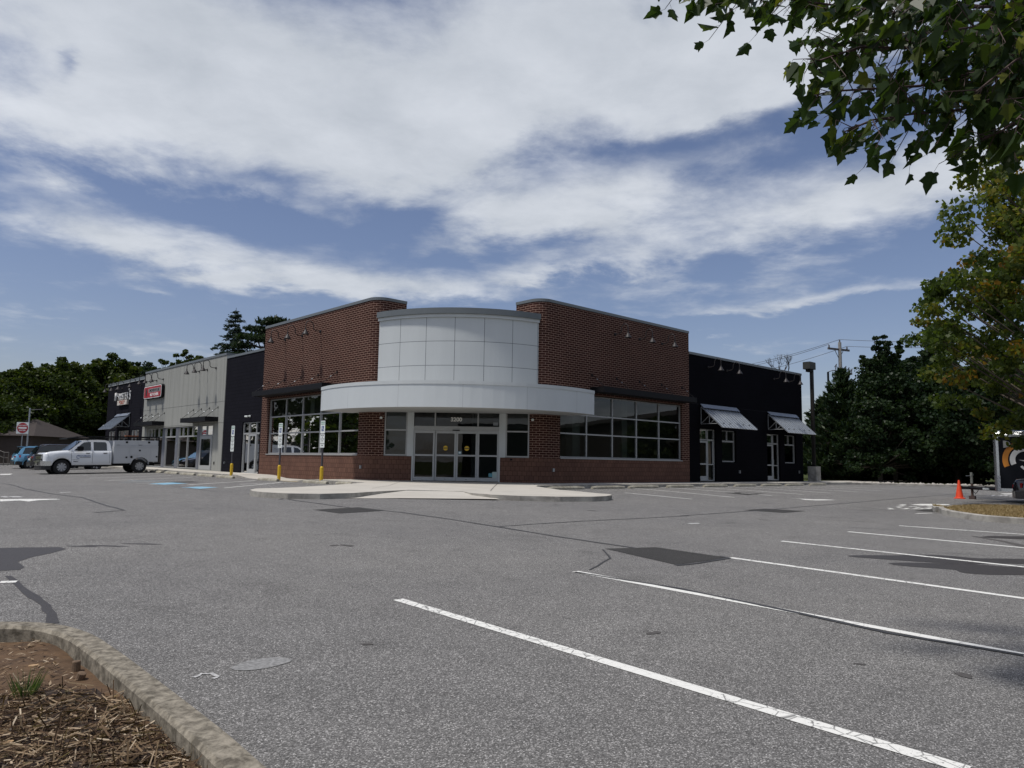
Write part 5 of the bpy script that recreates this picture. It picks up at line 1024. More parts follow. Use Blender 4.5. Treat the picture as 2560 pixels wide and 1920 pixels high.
text('sign_words', 'DO NOT', .14, m_wlet, F(3.10, .06), p, ext=.001, bold=.02); text('sign_words', 'ENTER', .14, m_wlet, F(2.74, .06), p, ext=.001, bold=.02)
q = at(67, 1118, 70); e_ = empty('thin_light_pole', (q.x, q.y, G(q.x, q.y)), YAW); tag(e_, 'thin grey pole with a short arm among the far left trees', 'pole')
MB().tube([(0, 0, 0), (0, 0, 4.6)], .06, 6).build('pole', m_steel, e_); MB().tube([(0, 0, 4.45), (0, -1.0, 4.5)], .03, 5).build('arm', m_post, e_)
q = at(5, 1150, 77); e_ = empty('brown_building', (q.x, q.y, G(q.x, q.y)), YAW-pi/2); tag(e_, 'plain dark brown low building at the far left edge behind the parked cars', 'building')
b = MB(); b.box(-12, 2.4, 0, 8, -.3, 2.5); b.build('wall', mat('brown_wall', (.055, .042, .036), .9), e_); b = MB(); b.add([(-12.3, -.4, 2.5), (2.8, -.4, 2.5), (.2, 4, 4.1), (-12.3, 4, 4.1), (-12.3, 8.3, 2.5), (2.8, 8.3, 2.5)], [(0, 1, 2, 3), (3, 2, 5, 4), (1, 5, 2)]); b.build('roof', mat('brown_shingle', (.045, .036, .033), .95), e_)
q = at(8, 1165, 68); e_ = empty('stair_railing', (q.x, q.y, G(q.x, q.y)+.1), YAW-pi/2); tag(e_, 'dark metal stair railing at the far left edge', 'railing')
b = MB()
for x, z in ((-1.6, 1.6), (-.8, 1.3), (0, 1.0), (.35, 1.0)): b.tube([(x, 0, 0), (x, 0, z)], .03, 5)
b.tube([(-2.4, 0, 1.9), (0, 0, 1.0), (.35, 0, 1.0)], .03, 5); b.tube([(-2.4, 0, 1.5), (0, 0, .6), (.35, 0, .6)], .02, 5); b.build('rail', mat('rail_grey', (.11, .10, .09), .6), e_)
# utility pole, wires, small street light
up = at(2099, 856, 76); e_ = empty('utility_pole', (up.x, up.y, -.2), YAW-pi/2+R(25)); tag(e_, 'grey wooden utility pole with cross-arms rising above the right-hand pines', 'utility pole')
H = up.z+.2; MB().tube([(0, 0, 0), (0, 0, H)], [.22, .15], 10).build('pole', m_pole, e_)
b = MB(); b.box(-1.55, 1.25, -.06, .06, H-.78, H-.60); b.box(-.5, 1.5, -.06, .06, H-3.0, H-2.82); b.build('cross_arm', mat('dark_cross_arm', (.11, .10, .10), .9), e_)
for x in (-1.4, -.0, .95): MB().lathe([(.0, 0), (.05, 0), (.09, .08), (.05, .12), (.08, .2), (0, .28)], (x, 0, H-.60 if x else H), 8).build('insulator', m_ceram, e_)
b = MB()
for x, z in ((-.75, H-2.4), (.5, H-2.5), (.9, H-2.6), (1.3, H-2.7)): b.tube([(x, 0, z), (x+.25, 0, z+.3), (x+.1, .0, z-.25)], .05, 5)
b.tube([(0, .1, H-1.6), (-.55, .1, H-.75)], .03, 5); b.tube([(0, .1, H-1.6), (.55, .1, H-.75)], .03, 5); b.build('fuse_cutout', m_ceram, e_)
LOCAL[0] = False
def cable(name, a, b_, sag, r, label):
    P_ = [Vector(a).lerp(Vector(b_), i/30)-Vector((0, 0, sag*4*(i/30)*(1-i/30))) for i in range(31)]; o = MB().tube(P_, r, 4).build(name, m_wire); tag(o, label, 'power line', 'power lines at the right-hand pole'); return o
ux = lambda o_, dz: tuple(Matrix.Translation((up.x, up.y, -.2)) @ Matrix.Rotation(YAW-pi/2+R(25), 4, 'Z') @ Vector((o_, 0, H+dz)))
cable('power_line', ux(0, .28), at(1700, 925, 128), 1.0, .022, 'upper power line running left from the pole top'); cable('power_line', ux(-1.4, -.3), at(1690, 931, 128), 1.0, .022, 'lower power line running left from the end of the cross-arm'); cable('power_line', ux(.95, -.3), at(1690, 945, 128), 1.2, .022, 'lowest power line running left from the pole')
cable('power_line', ux(0, .28), at(2700, 843, 70), .3, .02, 'upper power line running right from the pole top'); cable('power_line', ux(.95, -.3), at(2700, 852, 70), .3, .02, 'lower power line running right from the pole')
q = at(2070, 930, 74); LOCAL[0] = True; e_ = empty('street_light', (q.x, q.y, -.2), YAW-pi/2); tag(e_, 'small black street light with a pale arm beside the utility pole', 'street light')
MB().tube([(0, 0, 0), (0, 0, q.z+.2)], .10, 6).build('pole', m_blk, e_); MB().tube([(0, 0, q.z+.2), (.4, 0, q.z+.35), (1.0, 0, q.z+.35)], .05, 5).build('arm', m_steel, e_); LOCAL[0] = False
# ------------------------------------------------------------ trees
def mesh_np(name, V, Fv, k, mat_, parent=None, rnd=None, kind=None):
    """V (n,3) float, Fv (m,k) int"""
    me = bpy.data.meshes.new(name); n, m = len(V), len(Fv)
    me.vertices.add(n); me.vertices.foreach_set('co', np.asarray(V, np.float32).ravel()); me.loops.add(m*k); me.loops.foreach_set('vertex_index', np.asarray(Fv, np.int32).ravel())
    me.polygons.add(m); me.polygons.foreach_set('loop_start', np.arange(0, m*k, k, dtype=np.int32)); me.polygons.foreach_set('loop_total', np.full(m, k, np.int32)); me.update(calc_edges=True)
    if rnd is not None:
        a = me.attributes.new('rnd', 'FLOAT', 'FACE'); a.data.foreach_set('value', np.asarray(rnd, np.float32))
    me.materials.append(mat_); o = bpy.data.objects.new(name, me); COL.objects.link(o)
    if parent:
        o.parent = parent; o.matrix_parent_inverse = root_inv(parent)
    return o
def unit(a): return a/np.maximum(1e-9, np.linalg.norm(a, axis=1, keepdims=True))
def leaf_quads(C, T, Sd, L_, W_):
    """diamond leaves with a fold: 4 corners about centres C, long axis T, side Sd"""
    n = len(C); V = np.empty((n, 4, 3)); V[:, 0] = C-T*L_[:, None]*.5; V[:, 2] = C+T*L_[:, None]*.5; m_ = C-T*L_[:, None]*.08
    V[:, 1] = m_+Sd*W_[:, None]*.5; V[:, 3] = m_-Sd*W_[:, None]*.5; return V.reshape(-1, 3), np.arange(n*4).reshape(-1, 4)
def rand_leaves(C, size, r_, droop=.5, flat=.5, wl=.75):
    n = len(C); T = r_.normal(size=(n, 3)); T[:, 2] = T[:, 2]*flat-droop; T = unit(T); Q = r_.normal(size=(n, 3)); Q[:, 2] *= .5; Sd = unit(np.cross(T, Q)); L_ = size*r_.uniform(.7, 1.3, n); return leaf_quads(C, T, Sd, L_, L_*wl)
def tubes_np(segs, name, mat_, parent, k=5):
    b = MB()
    for pts, rs in segs: b.tube(pts, rs, k, cap=False)
    return b.build(name, mat_, parent, recalc=False)
LF = {'olive': leafmat('olive_foliage', [(0, (.020, .034, .008)), (.45, (.034, .052, .011)), (.8, (.055, .074, .015)), (1, (.085, .095, .022))]),
      'dark': leafmat('dark_green_foliage', [(0, (.010, .022, .010)), (.6, (.018, .034, .012)), (1, (.032, .050, .018))], .25),
      'pine': leafmat('pine_needles', [(0, (.012, .028, .014)), (.6, (.026, .046, .020)), (1, (.048, .070, .028))], .15),
      'spruce': leafmat('blue_spruce_needles', [(0, (.014, .026, .022)), (.6, (.026, .044, .036)), (1, (.045, .070, .055))], .15),
      'maple': leafmat('maple_leaves', [(0, (.034, .058, .014)), (.55, (.060, .088, .020)), (.82, (.10, .12, .024)), (.95, (.17, .15, .022)), (1, (.22, .12, .02))], .42),
      'near': leafmat('near_maple_leaves', [(0, (.022, .042, .013)), (.5, (.032, .056, .017)), (.88, (.046, .070, .020)), (1, (.14, .15, .03))], .42, .38)}
def tree(name, label, base, h, rad, z0, mat_, seed, ncl=150, nlf=40, lsz=.3, clr=.75, cat='tree', group=None, lean=(0, 0), shape='round', bark=None, droop=.35, trunk_r=.22, top=None, hole=.0, rtone=None, leaders=()):
    r_ = np.random.default_rng(seed); bz = G(base[0], base[1]); root = empty(name, (base[0], base[1], bz)); tag(root, label, cat, group); B0 = np.array([base[0], base[1], bz])
    ax = lambda t: B0+np.array([lean[0]*t*t, lean[1]*t*t, h*t])
    tips = []; ph = r_.uniform(0, 6.28, 6)
    while len(tips) < ncl:
        t = r_.uniform(0, 1)**(.9 if shape != 'cone' else 1.25); a = r_.uniform(0, 2*pi)
        if shape == 'round': Rz = (sin(pi*min(1, max(0, .06+.90*t**.85))))**.62
        elif shape == 'cone': Rz = (1-t)**.8*.97+.05
        else: Rz = (1-t*.75)*(.35+min(1, t*3.2)*.65)
        lobes = 1+.20*sin(3*a+ph[0]+4*t)+.16*sin(5*a+ph[1]-6*t)+.13*sin(9*t+ph[2]+2*a); q = r_.uniform(.25, 1)**.55
        if hole and r_.uniform() < hole*(.4+.6*sin(7*t+3*a+ph[3])): continue
        rr = rad*Rz*lobes*q; z = (z0+(h-z0)*t)/h
        c = ax(z)+np.array([cos(a)*rr, sin(a)*rr, r_.normal()*.25]); tips.append((c, rr, z))
    for (dx, dy, zl0, zl1, rl) in leaders:   # upright shoots standing out of the crown
        for q in np.linspace(0, 1, 12): tips.append((B0+np.array([dx*(.5+.5*q)+r_.normal()*rl*(1-q*.8), dy*(.5+.5*q)+r_.normal()*rl*(1-q*.8), zl0+(zl1-zl0)*q]), .1, zl0/h))
    ncl0 = ncl; ncl = len(tips); tips = sorted(tips, key=lambda q: -q[1]); TP = np.array([q[0] for q in tips])
    segs = [([tuple(ax(t)+r_.normal(size=3)*.04*(t > 0)*h*.15) for t in np.linspace(0, .93, 9)], [trunk_r*(1-.9*t)+.02 for t in np.linspace(0, .93, 9)])]
    tr_ = tubes_np(segs, 'trunk', bark or m_bark, root, 8); segs = []
    for c, rr, z in tips[:min(90, ncl)]:
        s_ = ax(max(.12, z-.12-.5*rr/h)); md = s_*.45+c*.55+np.array([0, 0, -.05*rr+.15]); segs.append(([tuple(s_), tuple(md), tuple(c)], [.05+.02*rr/rad, .03, .012]))
    tubes_np(segs, 'limbs', bark or m_bark, root, 4)
    n = ncl*nlf; idx = np.repeat(np.arange(ncl), nlf); d = r_.normal(size=(n, 3)); d = unit(d)*(r_.uniform(0, 1, n)**.5)[:, None]*clr*np.array([1, 1, .62]); sc = r_.uniform(.55, 1.2, ncl); sc[TP[:, 2] > B0[2]+h*.9] *= .55; sc = sc[idx]; C = TP[idx]+d*sc[:, None]
    V, Fc = rand_leaves(C, lsz, r_, droop); ct = r_.uniform(0, 1, ncl)*.55
    if rtone is not None: ct = ct+rtone(TP)
    rn = np.clip(ct[idx]+r_.uniform(0, .45, n), 0, 1); mesh_np('crown', V, Fc, 4, mat_, root, rn); return root
def conifer(name, label, base, h, rad, mat_, seed, nwh=26, per=7, tuft=26, droop=.25, z0=.12, nl=.30, up=0.0, group=None, irregular=.25, trunk_r=.2, bark=None):
    r_ = np.random.default_rng(seed); bz = G(base[0], base[1]); root = empty(name, (base[0], base[1], bz)); tag(root, label, 'tree', group); B0 = np.array([base[0], base[1], bz])
    tubes_np([([tuple(B0+[0, 0, h*t]) for t in (0, .3, .6, .85, 1)], [trunk_r, trunk_r*.75, trunk_r*.45, trunk_r*.2, .02])], 'trunk', bark or m_barkd, root, 7); segs = []; Cs = []; Ts = []
    for i in range(nwh):
        t = z0+(1-z0)*(i+r_.uniform(-.3, .3))/nwh; t = min(max(t, z0), .985); L0 = rad*((1-t)/(1-z0))**.82+.12
        for k in range(per):
            a = r_.uniform(0, 2*pi); L_ = L0*r_.uniform(1-irregular*1.6, 1+irregular*.5); s_ = B0+[0, 0, h*t]; dirv = np.array([cos(a), sin(a), 0]); P_ = []
            for q in np.linspace(0, 1, 6): P_.append(s_+dirv*L_*q+np.array([0, 0, -droop*L_*q*q*.9+up*L_*q+.10*L_*max(0, q-.6)]))
            segs.append(([tuple(p) for p in P_], [.045*(1-q)*min(1, L_/2+.3)+.008 for q in np.linspace(0, 1, 6)])); m_ = max(5, int(tuft*L_/rad*1.3)+3)
            for j in range(m_):
                q = r_.uniform(.18, 1.02); p = s_+dirv*L_*q+np.array([0, 0, -droop*L_*q*q*.9+up*L_*q+.10*L_*max(0, q-.6)]); sd_ = np.array([-dirv[1], dirv[0], 0])*r_.choice([-1, 1]); sp = r_.uniform(0, .30)*L_*(1.15-q)
                c = p+sd_*sp+dirv*r_.normal()*.05; tv = dirv*.7+sd_*r_.uniform(.1, 1.1)+np.array([0, 0, r_.uniform(-.5, .1)-droop*.8+up*2.2+r_.uniform(0, .3)*up*3])
                for _ in range(3): Cs.append(c+r_.normal(size=3)*.07); Ts.append(tv+r_.normal(size=3)*.35)
    tubes_np(segs, 'limbs', bark or m_barkd, root, 3); C = np.array(Cs); T = unit(np.array(Ts)); n = len(C); Sd = unit(np.cross(T, r_.normal(size=(n, 3)))); L_ = nl*r_.uniform(.7, 1.4, n); V, Fc = leaf_quads(C, T, Sd, L_, L_*.30); mesh_np('needles', V, Fc, 4, mat_, root, r_.uniform(0, 1, n)); return root
def B2(px, D): q = at(px, 1160, D); return (q.x, q.y)
# height above its ground of a crown top seen at (px, py) when it stands D metres out
def HT(px, py, D): q = at(px, py, D); return q.z-G(q.x, q.y)
# far left row
for i, (px, py, D, rad, lab) in enumerate(((-75, 955, 84, 5.4, 'olive green tree cut off by the left edge'), (45, 935, 86, 4.6, 'olive green tree with a lumpy top, second from the left edge'), (128, 922, 88, 4.4, 'olive green tree with the pointed top left of the deli'), (258, 912, 92, 4.6, 'taller olive tree rising just left of the deli wall'), (190, 985, 96, 5.0, 'lower tree filling the dip left of the deli'))):
    tree('leafy_tree', lab, B2(px, D), HT(px, py, D), rad, .9, LF['olive'], 40+i, 330, 110, .30, 1.1, group='trees at the far left', hole=.3, leaders=[(r1*sin(YAW), -r1*cos(YAW), HT(px, py, D)*.75, HT(px, py, D)*f1, .5) for r1, f1 in ((-2.6, .98), (-1.2, 1.03), (.2, 1.1), (1.5, 1.04), (2.8, .96))])
for i, (px, D) in enumerate(((10, 80), (95, 81), (170, 82))): tree('leafy_shrub', ['low dark shrub behind the brown building', 'low dark shrub behind the parked black car', 'low dark shrub left of the deli corner'][i], B2(px, D+12), 4.5, 6, .1, LF['olive'], 140+i, 200, 70, .32, 1.0, cat='shrub')
tree('leafy_tree', 'small dark tree showing over the deli roof, left one', B2(332, 104), HT(332, 916, 104), 3.6, 3, LF['dark'], 51, 120, 90, .32, 1.0); tree('leafy_tree', 'small dark tree showing over the deli roof, right one', B2(362, 106), HT(366, 926, 106), 3.0, 3, LF['dark'], 52, 100, 90, .32, .9)
tree('leafy_tree', 'tree top poking over the grey roof, smallest one on the left', B2(392, 92), HT(392, 905, 92), 1.6, 5.0, LF['olive'], 53, 50, 70, .26, .6, hole=.2); tree('leafy_tree', 'tree top poking over the grey roof, middle one', B2(428, 90), HT(428, 895, 90), 1.5, 5.0, LF['olive'], 54, 50, 70, .26, .6, hole=.2); tree('leafy_tree', 'wider tree top poking over the grey roof, right one', B2(456, 90), HT(456, 885, 90), 2.4, 5.0, LF['olive'], 55, 80, 70, .26, .7, hole=.2)
conifer('spruce_tree', 'tall blue green spruce standing behind the grey shop roof', B2(569, 78), HT(575, 768, 78), 4.6, LF['spruce'], 61, 34, 7, 30, .18, .2, .34, irregular=.35, up=.10)
# the dark pine beside it: flat tiers on rising limbs
def pine(name, label, base, h, rad, seed, pads):
    r_ = np.random.default_rng(seed); bz = G(*base); root = empty(name, (base[0], base[1], bz)); tag(root, label, 'tree'); B0 = np.array([base[0], base[1], bz]); segs = [([tuple(B0), tuple(B0+[.2, 0, h*.5]), tuple(B0+[0, .2, h*.88])], [.28, .2, .07])]; tubes_np(segs, 'trunk', m_barkd, root, 7); segs = []; Cs = []; Ts = []
    for (u, z, pr) in pads:
        a = r_.uniform(-.5, .5); c = B0+np.array([sin(YAW)*u+cos(YAW)*a*2, -cos(YAW)*u+sin(YAW)*a*2, z]); s_ = B0+[0, 0, z-.25*abs(u)-.6]; segs.append(([tuple(s_), tuple(s_*.4+c*.6+[0, 0, -.3]), tuple(c)], [.12, .08, .03]))
        for j in range(int(150*pr)):
            p = c+np.array([r_.normal()*pr*.55, r_.normal()*pr*.55, abs(r_.normal())*pr*.16])
            for _ in range(4): Cs.append(p+r_.normal(size=3)*.06); Ts.append(np.array([r_.normal()*.7, r_.normal()*.7, 1.0]))
    tubes_np(segs, 'limbs', m_barkd, root, 4); C = np.array(Cs); T = unit(np.array(Ts)); n = len(C); Sd = unit(np.cross(T, r_.normal(size=(n, 3)))); L_ = .42*r_.uniform(.7, 1.3, n); V, Fc = leaf_quads(C, T, Sd, L_, L_*.32); mesh_np('needles', V, Fc, 4, LF['dark'], root, r_.uniform(0, 1, n)); return root
D_ = 74; ph_ = HT(660, 803, D_); pine('pine_tree', 'dark spreading pine right of the spruce, behind the charcoal wing', B2(648, D_), ph_, 4, 71,
     [(1.2, ph_-.1, .9), (.3, ph_-.25, .9), (-.5, ph_-.9, 1.0), (-1.3, ph_-.75, .6), (-2.0, ph_-1.6, .7), (-2.3, ph_-2.4, .9), (-.6, ph_-1.9, 1.1), (.5, ph_-1.4, 1.0), (1.0, ph_-2.9, 1.0), (-1.6, ph_-3.3, 1.0), (.3, ph_-4.2, 1.1), (-1.9, ph_-4.4, 1.1), (1.3, ph_-5.2, 1.1), (-.5, ph_-5.4, 1.2), (-2.4, ph_-5.8, 1.2)])
# bare tree over the black wing
LOCAL[0] = False; q = B2(1964, 70); hb = HT(1966, 884, 70); root = empty('bare_tree', (q[0], q[1], G(*q))); tag(root, 'small bare leafless tree showing over the black wing roof', 'tree'); r_ = np.random.default_rng(5); b = MB(); rt = Vector((sin(YAW), -cos(YAW), 0)); fwv = Vector((cos(YAW), sin(YAW), 0)); o0 = Vector((q[0], q[1], G(*q)))
b.tube([o0, o0+Vector((0, 0, hb*.80))], [.16, .09], 6); tk0 = b.build('trunk', m_barkd, root); b = MB()
def twig(p, d, L_, r0, lv):
    q_ = p+d*L_*.5+Vector(r_.normal(size=3))*L_*.10; e2 = p+d*L_; b.tube([p, q_, e2], [r0, r0*.75, r0*.5], 4, cap=False)
    if lv:
        for s_ in range(3 if lv > 2 else 2):
            nd_ = (d+rt*r_.uniform(-.75, .75)+fwv*r_.uniform(-.6, .6)+Vector((0, 0, .25))).normalized(); twig(e2, nd_, L_*.68, r0*.55, lv-1)
for s_ in (-.8, -.35, .1, .5): twig(o0+Vector((0, 0, hb*.78)), (rt*s_+Vector((0, 0, 1))).normalized(), hb*.085, .06, 4)
b.build('branches', m_barkd, root, recalc=False)
# right-hand background
conifer('pine_tree', 'bushy green pine beside the lamp post, in front of the utility pole', B2(2112, 62), HT(2114, 922, 62), 3.3, LF['pine'], 81, 26, 12, 24, -.05, .03, .40, up=.42, irregular=.42)
conifer('pine_tree', 'lower pine filling the gap between the lamp post and the bushy pine', B2(2058, 66), HT(2052, 1000, 66), 3.2, LF['pine'], 82, 22, 12, 26, .0, .03, .42, up=.3)
tree('leafy_tree', 'dark green tree with two pointed leaders right of the bushy pine', B2(2200, 60), HT(2190, 890, 60), 2.9, 1.3, LF['dark'], 83, 300, 95, .21, .62, shape='cone', trunk_r=.16, hole=.5, leaders=[(-1.0*sin(YAW), 1.0*cos(YAW), 6, 9.2, .3), (0, 0, 6.5, 10.6, .3), (.8*sin(YAW), -.8*cos(YAW), 6.5, 10.2, .3)])
tree('leafy_tree', 'dark tree with the higher forked top, behind the parking bays', B2(2238, 61), HT(2234, 895, 61), 2.7, 1.5, LF['dark'], 84, 260, 95, .21, .60, shape='cone', trunk_r=.16, hole=.5, leaders=[(-.3*sin(YAW), .3*cos(YAW), 6, 10.8, .3), (.7*sin(YAW), -.7*cos(YAW), 6.5, 10.4, .3)])
tree('leafy_tree', 'dark blue green tree between the forked tree and the yellowing maple', B2(2310, 66), HT(2305, 888, 66), 4.2, 1.2, LF['dark'], 85, 330, 95, .24, .8, hole=.3)
tree('leafy_tree', 'dark shaded tree low behind the orange cone', B2(2395, 62), HT(2395, 930, 62), 4.3, 1.0, LF['dark'], 86, 300, 90, .25, .9); tree('leafy_tree', 'dark tree behind the black trailer', B2(2520, 60), HT(2520, 900, 60), 4.6, 1.0, LF['dark'], 87, 300, 90, .25, .9)
conifer('pine_tree', 'dark pine top showing behind the left side of the yellowing maple', B2(2345, 70), HT(2356, 812, 70), 2.6, LF['pine'], 88, 30, 9, 26, .02, .3, .42, up=.30)
tree('leafy_tree', 'dark undergrowth low between the lamp post base and the trees', B2(2150, 70), 4.2, 5.2, .1, LF['dark'], 89, 260, 70, .26, .9, shape='round'); tree('leafy_tree', 'dark undergrowth low behind the rocks', B2(2290, 72), 4.6, 6.0, .1, LF['dark'], 90, 280, 70, .26, .9); tree('leafy_tree', 'dark undergrowth low behind the trailer tongue', B2(2440, 70), 4.6, 6.0, .1, LF['dark'], 91, 280, 70, .26, .9)
# the island maple, green going yellow and orange
tb_ = gp(2690, 1262, .1); tone = lambda P_: .22*np.clip(np.sin(P_[:, 2]*1.7+P_[:, 0]*.9)*1.4-.5, 0, 1)+.12*(P_[:, 2] > 6.3)
tree('maple_tree', 'maple with green, yellow and orange leaves at the right edge, over the trailer', (11.3, -19.2), 12.0, 6.2, 2.0, LF['maple'], 95, 620, 120, .17, .58, droop=.7, trunk_r=.16, rtone=tone, hole=.25)
# ---- the near maple: branches reaching in from the upper right
near = empty('overhanging_maple_tree', (-9.5, -23.5, G(-9.5, -23.5))); tag(near, 'big dark green maple branches hanging into the upper right corner', 'tree'); r_ = np.random.default_rng(11); b = MB()
T0 = Vector((-9.5, -23.5, G(-9.5, -23.5))); b.tube([T0, T0+Vector((0, .05, 1.5)), T0+Vector((-.1, .1, 3.2)), T0+Vector((-.15, .1, 5.6)), T0+Vector((0, 0, 8.5))], [.19, .16, .14, .10, .04], 10); b.build('trunk', m_bark, near)
def atd(px, py, D): return at(px, py, D)
BR = [[(2900, -180, 7.2), (2560, 60, 6.2), (2300, 40, 5.8), (2060, 10, 5.5), (1840, -20, 5.2), (1680, -30, 5.1)], [(2900, -60, 7.2), (2600, 110, 6.3), (2380, 150, 5.6), (2200, 75, 5.2), (2060, 20, 5.0)],
      [(2900, 60, 7.0), (2560, 120, 6.0), (2300, 120, 5.4), (2150, 118, 5.1), (2060, 148, 4.9), (2025, 158, 4.9)], [(2900, 150, 7.0), (2600, 170, 5.9), (2420, 185, 5.4), (2300, 215, 5.2), (2180, 222, 5.0), (2080, 228, 4.9), (2030, 240, 4.9)],
      [(2900, 170, 7.0), (2640, 200, 5.8), (2500, 242, 5.3), (2400, 275, 5.1), (2280, 285, 5.0), (2180, 300, 4.8), (2110, 330, 4.8)], [(2900, 230, 6.8), (2660, 230, 5.6), (2560, 290, 5.2), (2500, 330, 5.0), (2450, 350, 5.0)],
      [(2900, -120, 6.4), (2600, 10, 5.4), (2400, 20, 5.0), (2250, -20, 4.8), (2120, -40, 4.7)], [(2900, -60, 6.4), (2640, 60, 5.3), (2480, 60, 4.9), (2350, 80, 4.7)], [(2900, 100, 6.3), (2680, 100, 5.2), (2540, 150, 4.9), (2440, 230, 4.7)], [(2900, 0, 7.4), (2500, 20, 6.5), (2200, -10, 6.2), (1950, -30, 6.0), (1760, -40, 5.9)],
      [(2900, 190, 6.0), (2700, 190, 5.0), (2600, 240, 4.8), (2540, 300, 4.6)]]
segs = []; LP = []; LT = []; pet = []
for bi, br in enumerate(BR):
    P_ = [atd(*p) for p in br]; st_ = T0+Vector((0, 0, 2.8+.35*bi % 3)); P_ = [st_.lerp(P_[0], .0), st_.lerp(P_[0], .55)+Vector((0, 0, .3)), P_[0]] + P_[1:]; n = len(P_)
    segs.append(([tuple(p) for p in P_], [(.045 if i < 2 else .013*(1-i/n)+.003) for i in range(n)])); run = P_[2:]
    for i in range(len(run)-1):
        a, c = run[i], run[i+1]; L_ = (c-a).length; dirv = (c-a).normalized(); m_ = int(L_*30)
        for j in range(m_):
            p = a.lerp(c, (j+r_.uniform(0, 1))/m_); sdv = Vector(r_.normal(size=3)); sdv = (sdv-dirv*sdv.dot(dirv)).normalized(); tl = r_.uniform(.06, .36)*(1.1 if i < len(run)-2 else .6); e2 = p+(dirv*.55+sdv*.8+Vector((0, 0, -.12))).normalized()*tl
            segs.append(([tuple(p), tuple(e2)], [.0035, .002])); k = 3 if tl > .2 else 2
            for s_ in range(k):
                q0 = p.lerp(e2, 1-.32*s_); dv = Vector(r_.normal(size=3)); dv.z = dv.z*.3-1.3; dv = (dv*.6+dirv*.45).normalized(); lp = q0+dv*r_.uniform(.03, .07); pet.append(([tuple(q0), tuple(lp)], [.0012, .001])); LP.append(lp); LT.append(dv)
tubes_np(segs, 'branches', m_twig, near, 5); tubes_np(pet, 'leaf_stalks', m_twig, near, 3)
# a maple leaf: five lobes, folded along the midrib, hanging from its stalk
half = [(0, 0), (.12, -.05), (.28, -.03), (.42, .07), (.35, .19), (.44, .33), (.57, .50), (.42, .53), (.29, .58), (.25, .72), (.13, .86), (0, 1.06)]
hv = np.array(half); mid = np.array([(0, y) for y in (0, .25, .5, .75, 1.0)])
V0 = []; F0 = []
for s_ in (1, -1):   # each half as one face
    pts = [(s_*x, y) for x, y in half]; V0.append(pts)
nl = len(LP); LPn = np.array([tuple(p) for p in LP]); LTn = unit(np.array([tuple(p) for p in LT])); Q = r_.normal(size=(nl, 3)); Sd = unit(np.cross(LTn, Q)); Nn = np.cross(Sd, LTn); sz = .125*r_.uniform(.55, 1.2, nl); wd = r_.uniform(.75, 1.0, nl); fold = r_.uniform(.15, .75, nl); curl = r_.uniform(-.05, .35, nl)
allV = np.empty((nl, 2, len(half), 3))
for si, s_ in enumerate((1, -1)):
    for j, (x, y) in enumerate(half):
        off = Sd*(s_*x*wd*np.cos(fold))[:, None]+Nn*((x*np.sin(fold))+(curl*y*y)*-1.0)[:, None]+LTn*(y*(1-.25*np.abs(curl)*y))[:, None]; allV[:, si, j] = LPn+off*sz[:, None]
Vv = allV.reshape(-1, 3); Fv = np.arange(nl*2*len(half)).reshape(-1, len(half)); tone_ = r_.uniform(0, .93, nl); tone_[r_.uniform(0, 1, nl) > .975] = 1.0
mesh_np('leaves', Vv, Fv, len(half), LF['near'], near, np.repeat(tone_, 2))
# ------------------------------------------------------------ small ground stuff
# mulch of dry stems in the planter, a grass tuft and two cut stumps
def inpl(x, y): return x < -16.28 and (y < -16.6 or x < -16.6)
N_ = 15000; xs = []; r_ = np.random.default_rng(21)
P2 = np.stack([r_.uniform(-18.1, -16.22, N_*2), r_.uniform(-19.9, -17.15, N_*2)], 1)
edge = -17.60-.22*np.sin(P2[:, 0]*5)-.35*(P2[:, 0]+16.9)*0+.25*np.sin(P2[:, 0]*2.1+1)
lim = -16.25; P2 = P2[(P2[:, 1] < edge+r_.normal(size=len(P2))*.10)][:N_]; n = len(P2)
Zs = np.array([G(a, c)+.060 for a, c in P2]); C = np.column_stack([P2, Zs+np.abs(r_.normal(size=n))*.016]); an = r_.uniform(0, 2*pi, n); T = np.column_stack([np.cos(an), np.sin(an), r_.normal(size=n)*.16]); stand = r_.uniform(0, 1, n) > .965; T[stand, 2] = r_.uniform(1.0, 3.0, stand.sum()); T = unit(T); Sd = unit(np.cross(T, r_.normal(size=(n, 3))+[0, 0, 1.5])); L_ = r_.uniform(.03, .15, n)**1.0; W_ = r_.uniform(.0016, .0042, n); C[stand, 2] += L_[stand]*.3
V = np.empty((n, 4, 3)); bendv = np.column_stack([r_.normal(size=n), r_.normal(size=n), np.zeros(n)])*.0
V[:, 0] = C-T*L_[:, None]*.5-Sd*W_[:, None]; V[:, 1] = C-T*L_[:, None]*.5+Sd*W_[:, None]; V[:, 2] = C+T*L_[:, None]*.5+Sd*W_[:, None]; V[:, 3] = C+T*L_[:, None]*.5-Sd*W_[:, None]
m_mulch = leafmat('dry_stems', [(0, (.030, .018, .012)), (.35, (.075, .045, .026)), (.7, (.21, .145, .085)), (.93, (.40, .31, .21)), (1, (.55, .46, .34))], .1, .8)
mo = mesh_np('mulch', V.reshape(-1, 3), np.arange(n*4).reshape(-1, 4), 4, m_mulch, None, r_.uniform(0, 1, n)**.9); tag(mo, kind='stuff', label='brown dry cut stems covering the planter soil', cat='mulch')
md_ = drape('mulch_bed', [(-18.4, -17.75), (-17.6, -17.6), (-17.0, -17.75), (-16.6, -17.6), (-16.27, -17.75), (-16.27, -20.2), (-18.4, -20.2)], lambda x, y: G(x, y)+.066+.012*sin(x*23)*cos(y*19), concrete('dark_mulch', (.045, .030, .022), (.020, .014, .011), 9, .8), .10); tag(md_, kind='stuff')
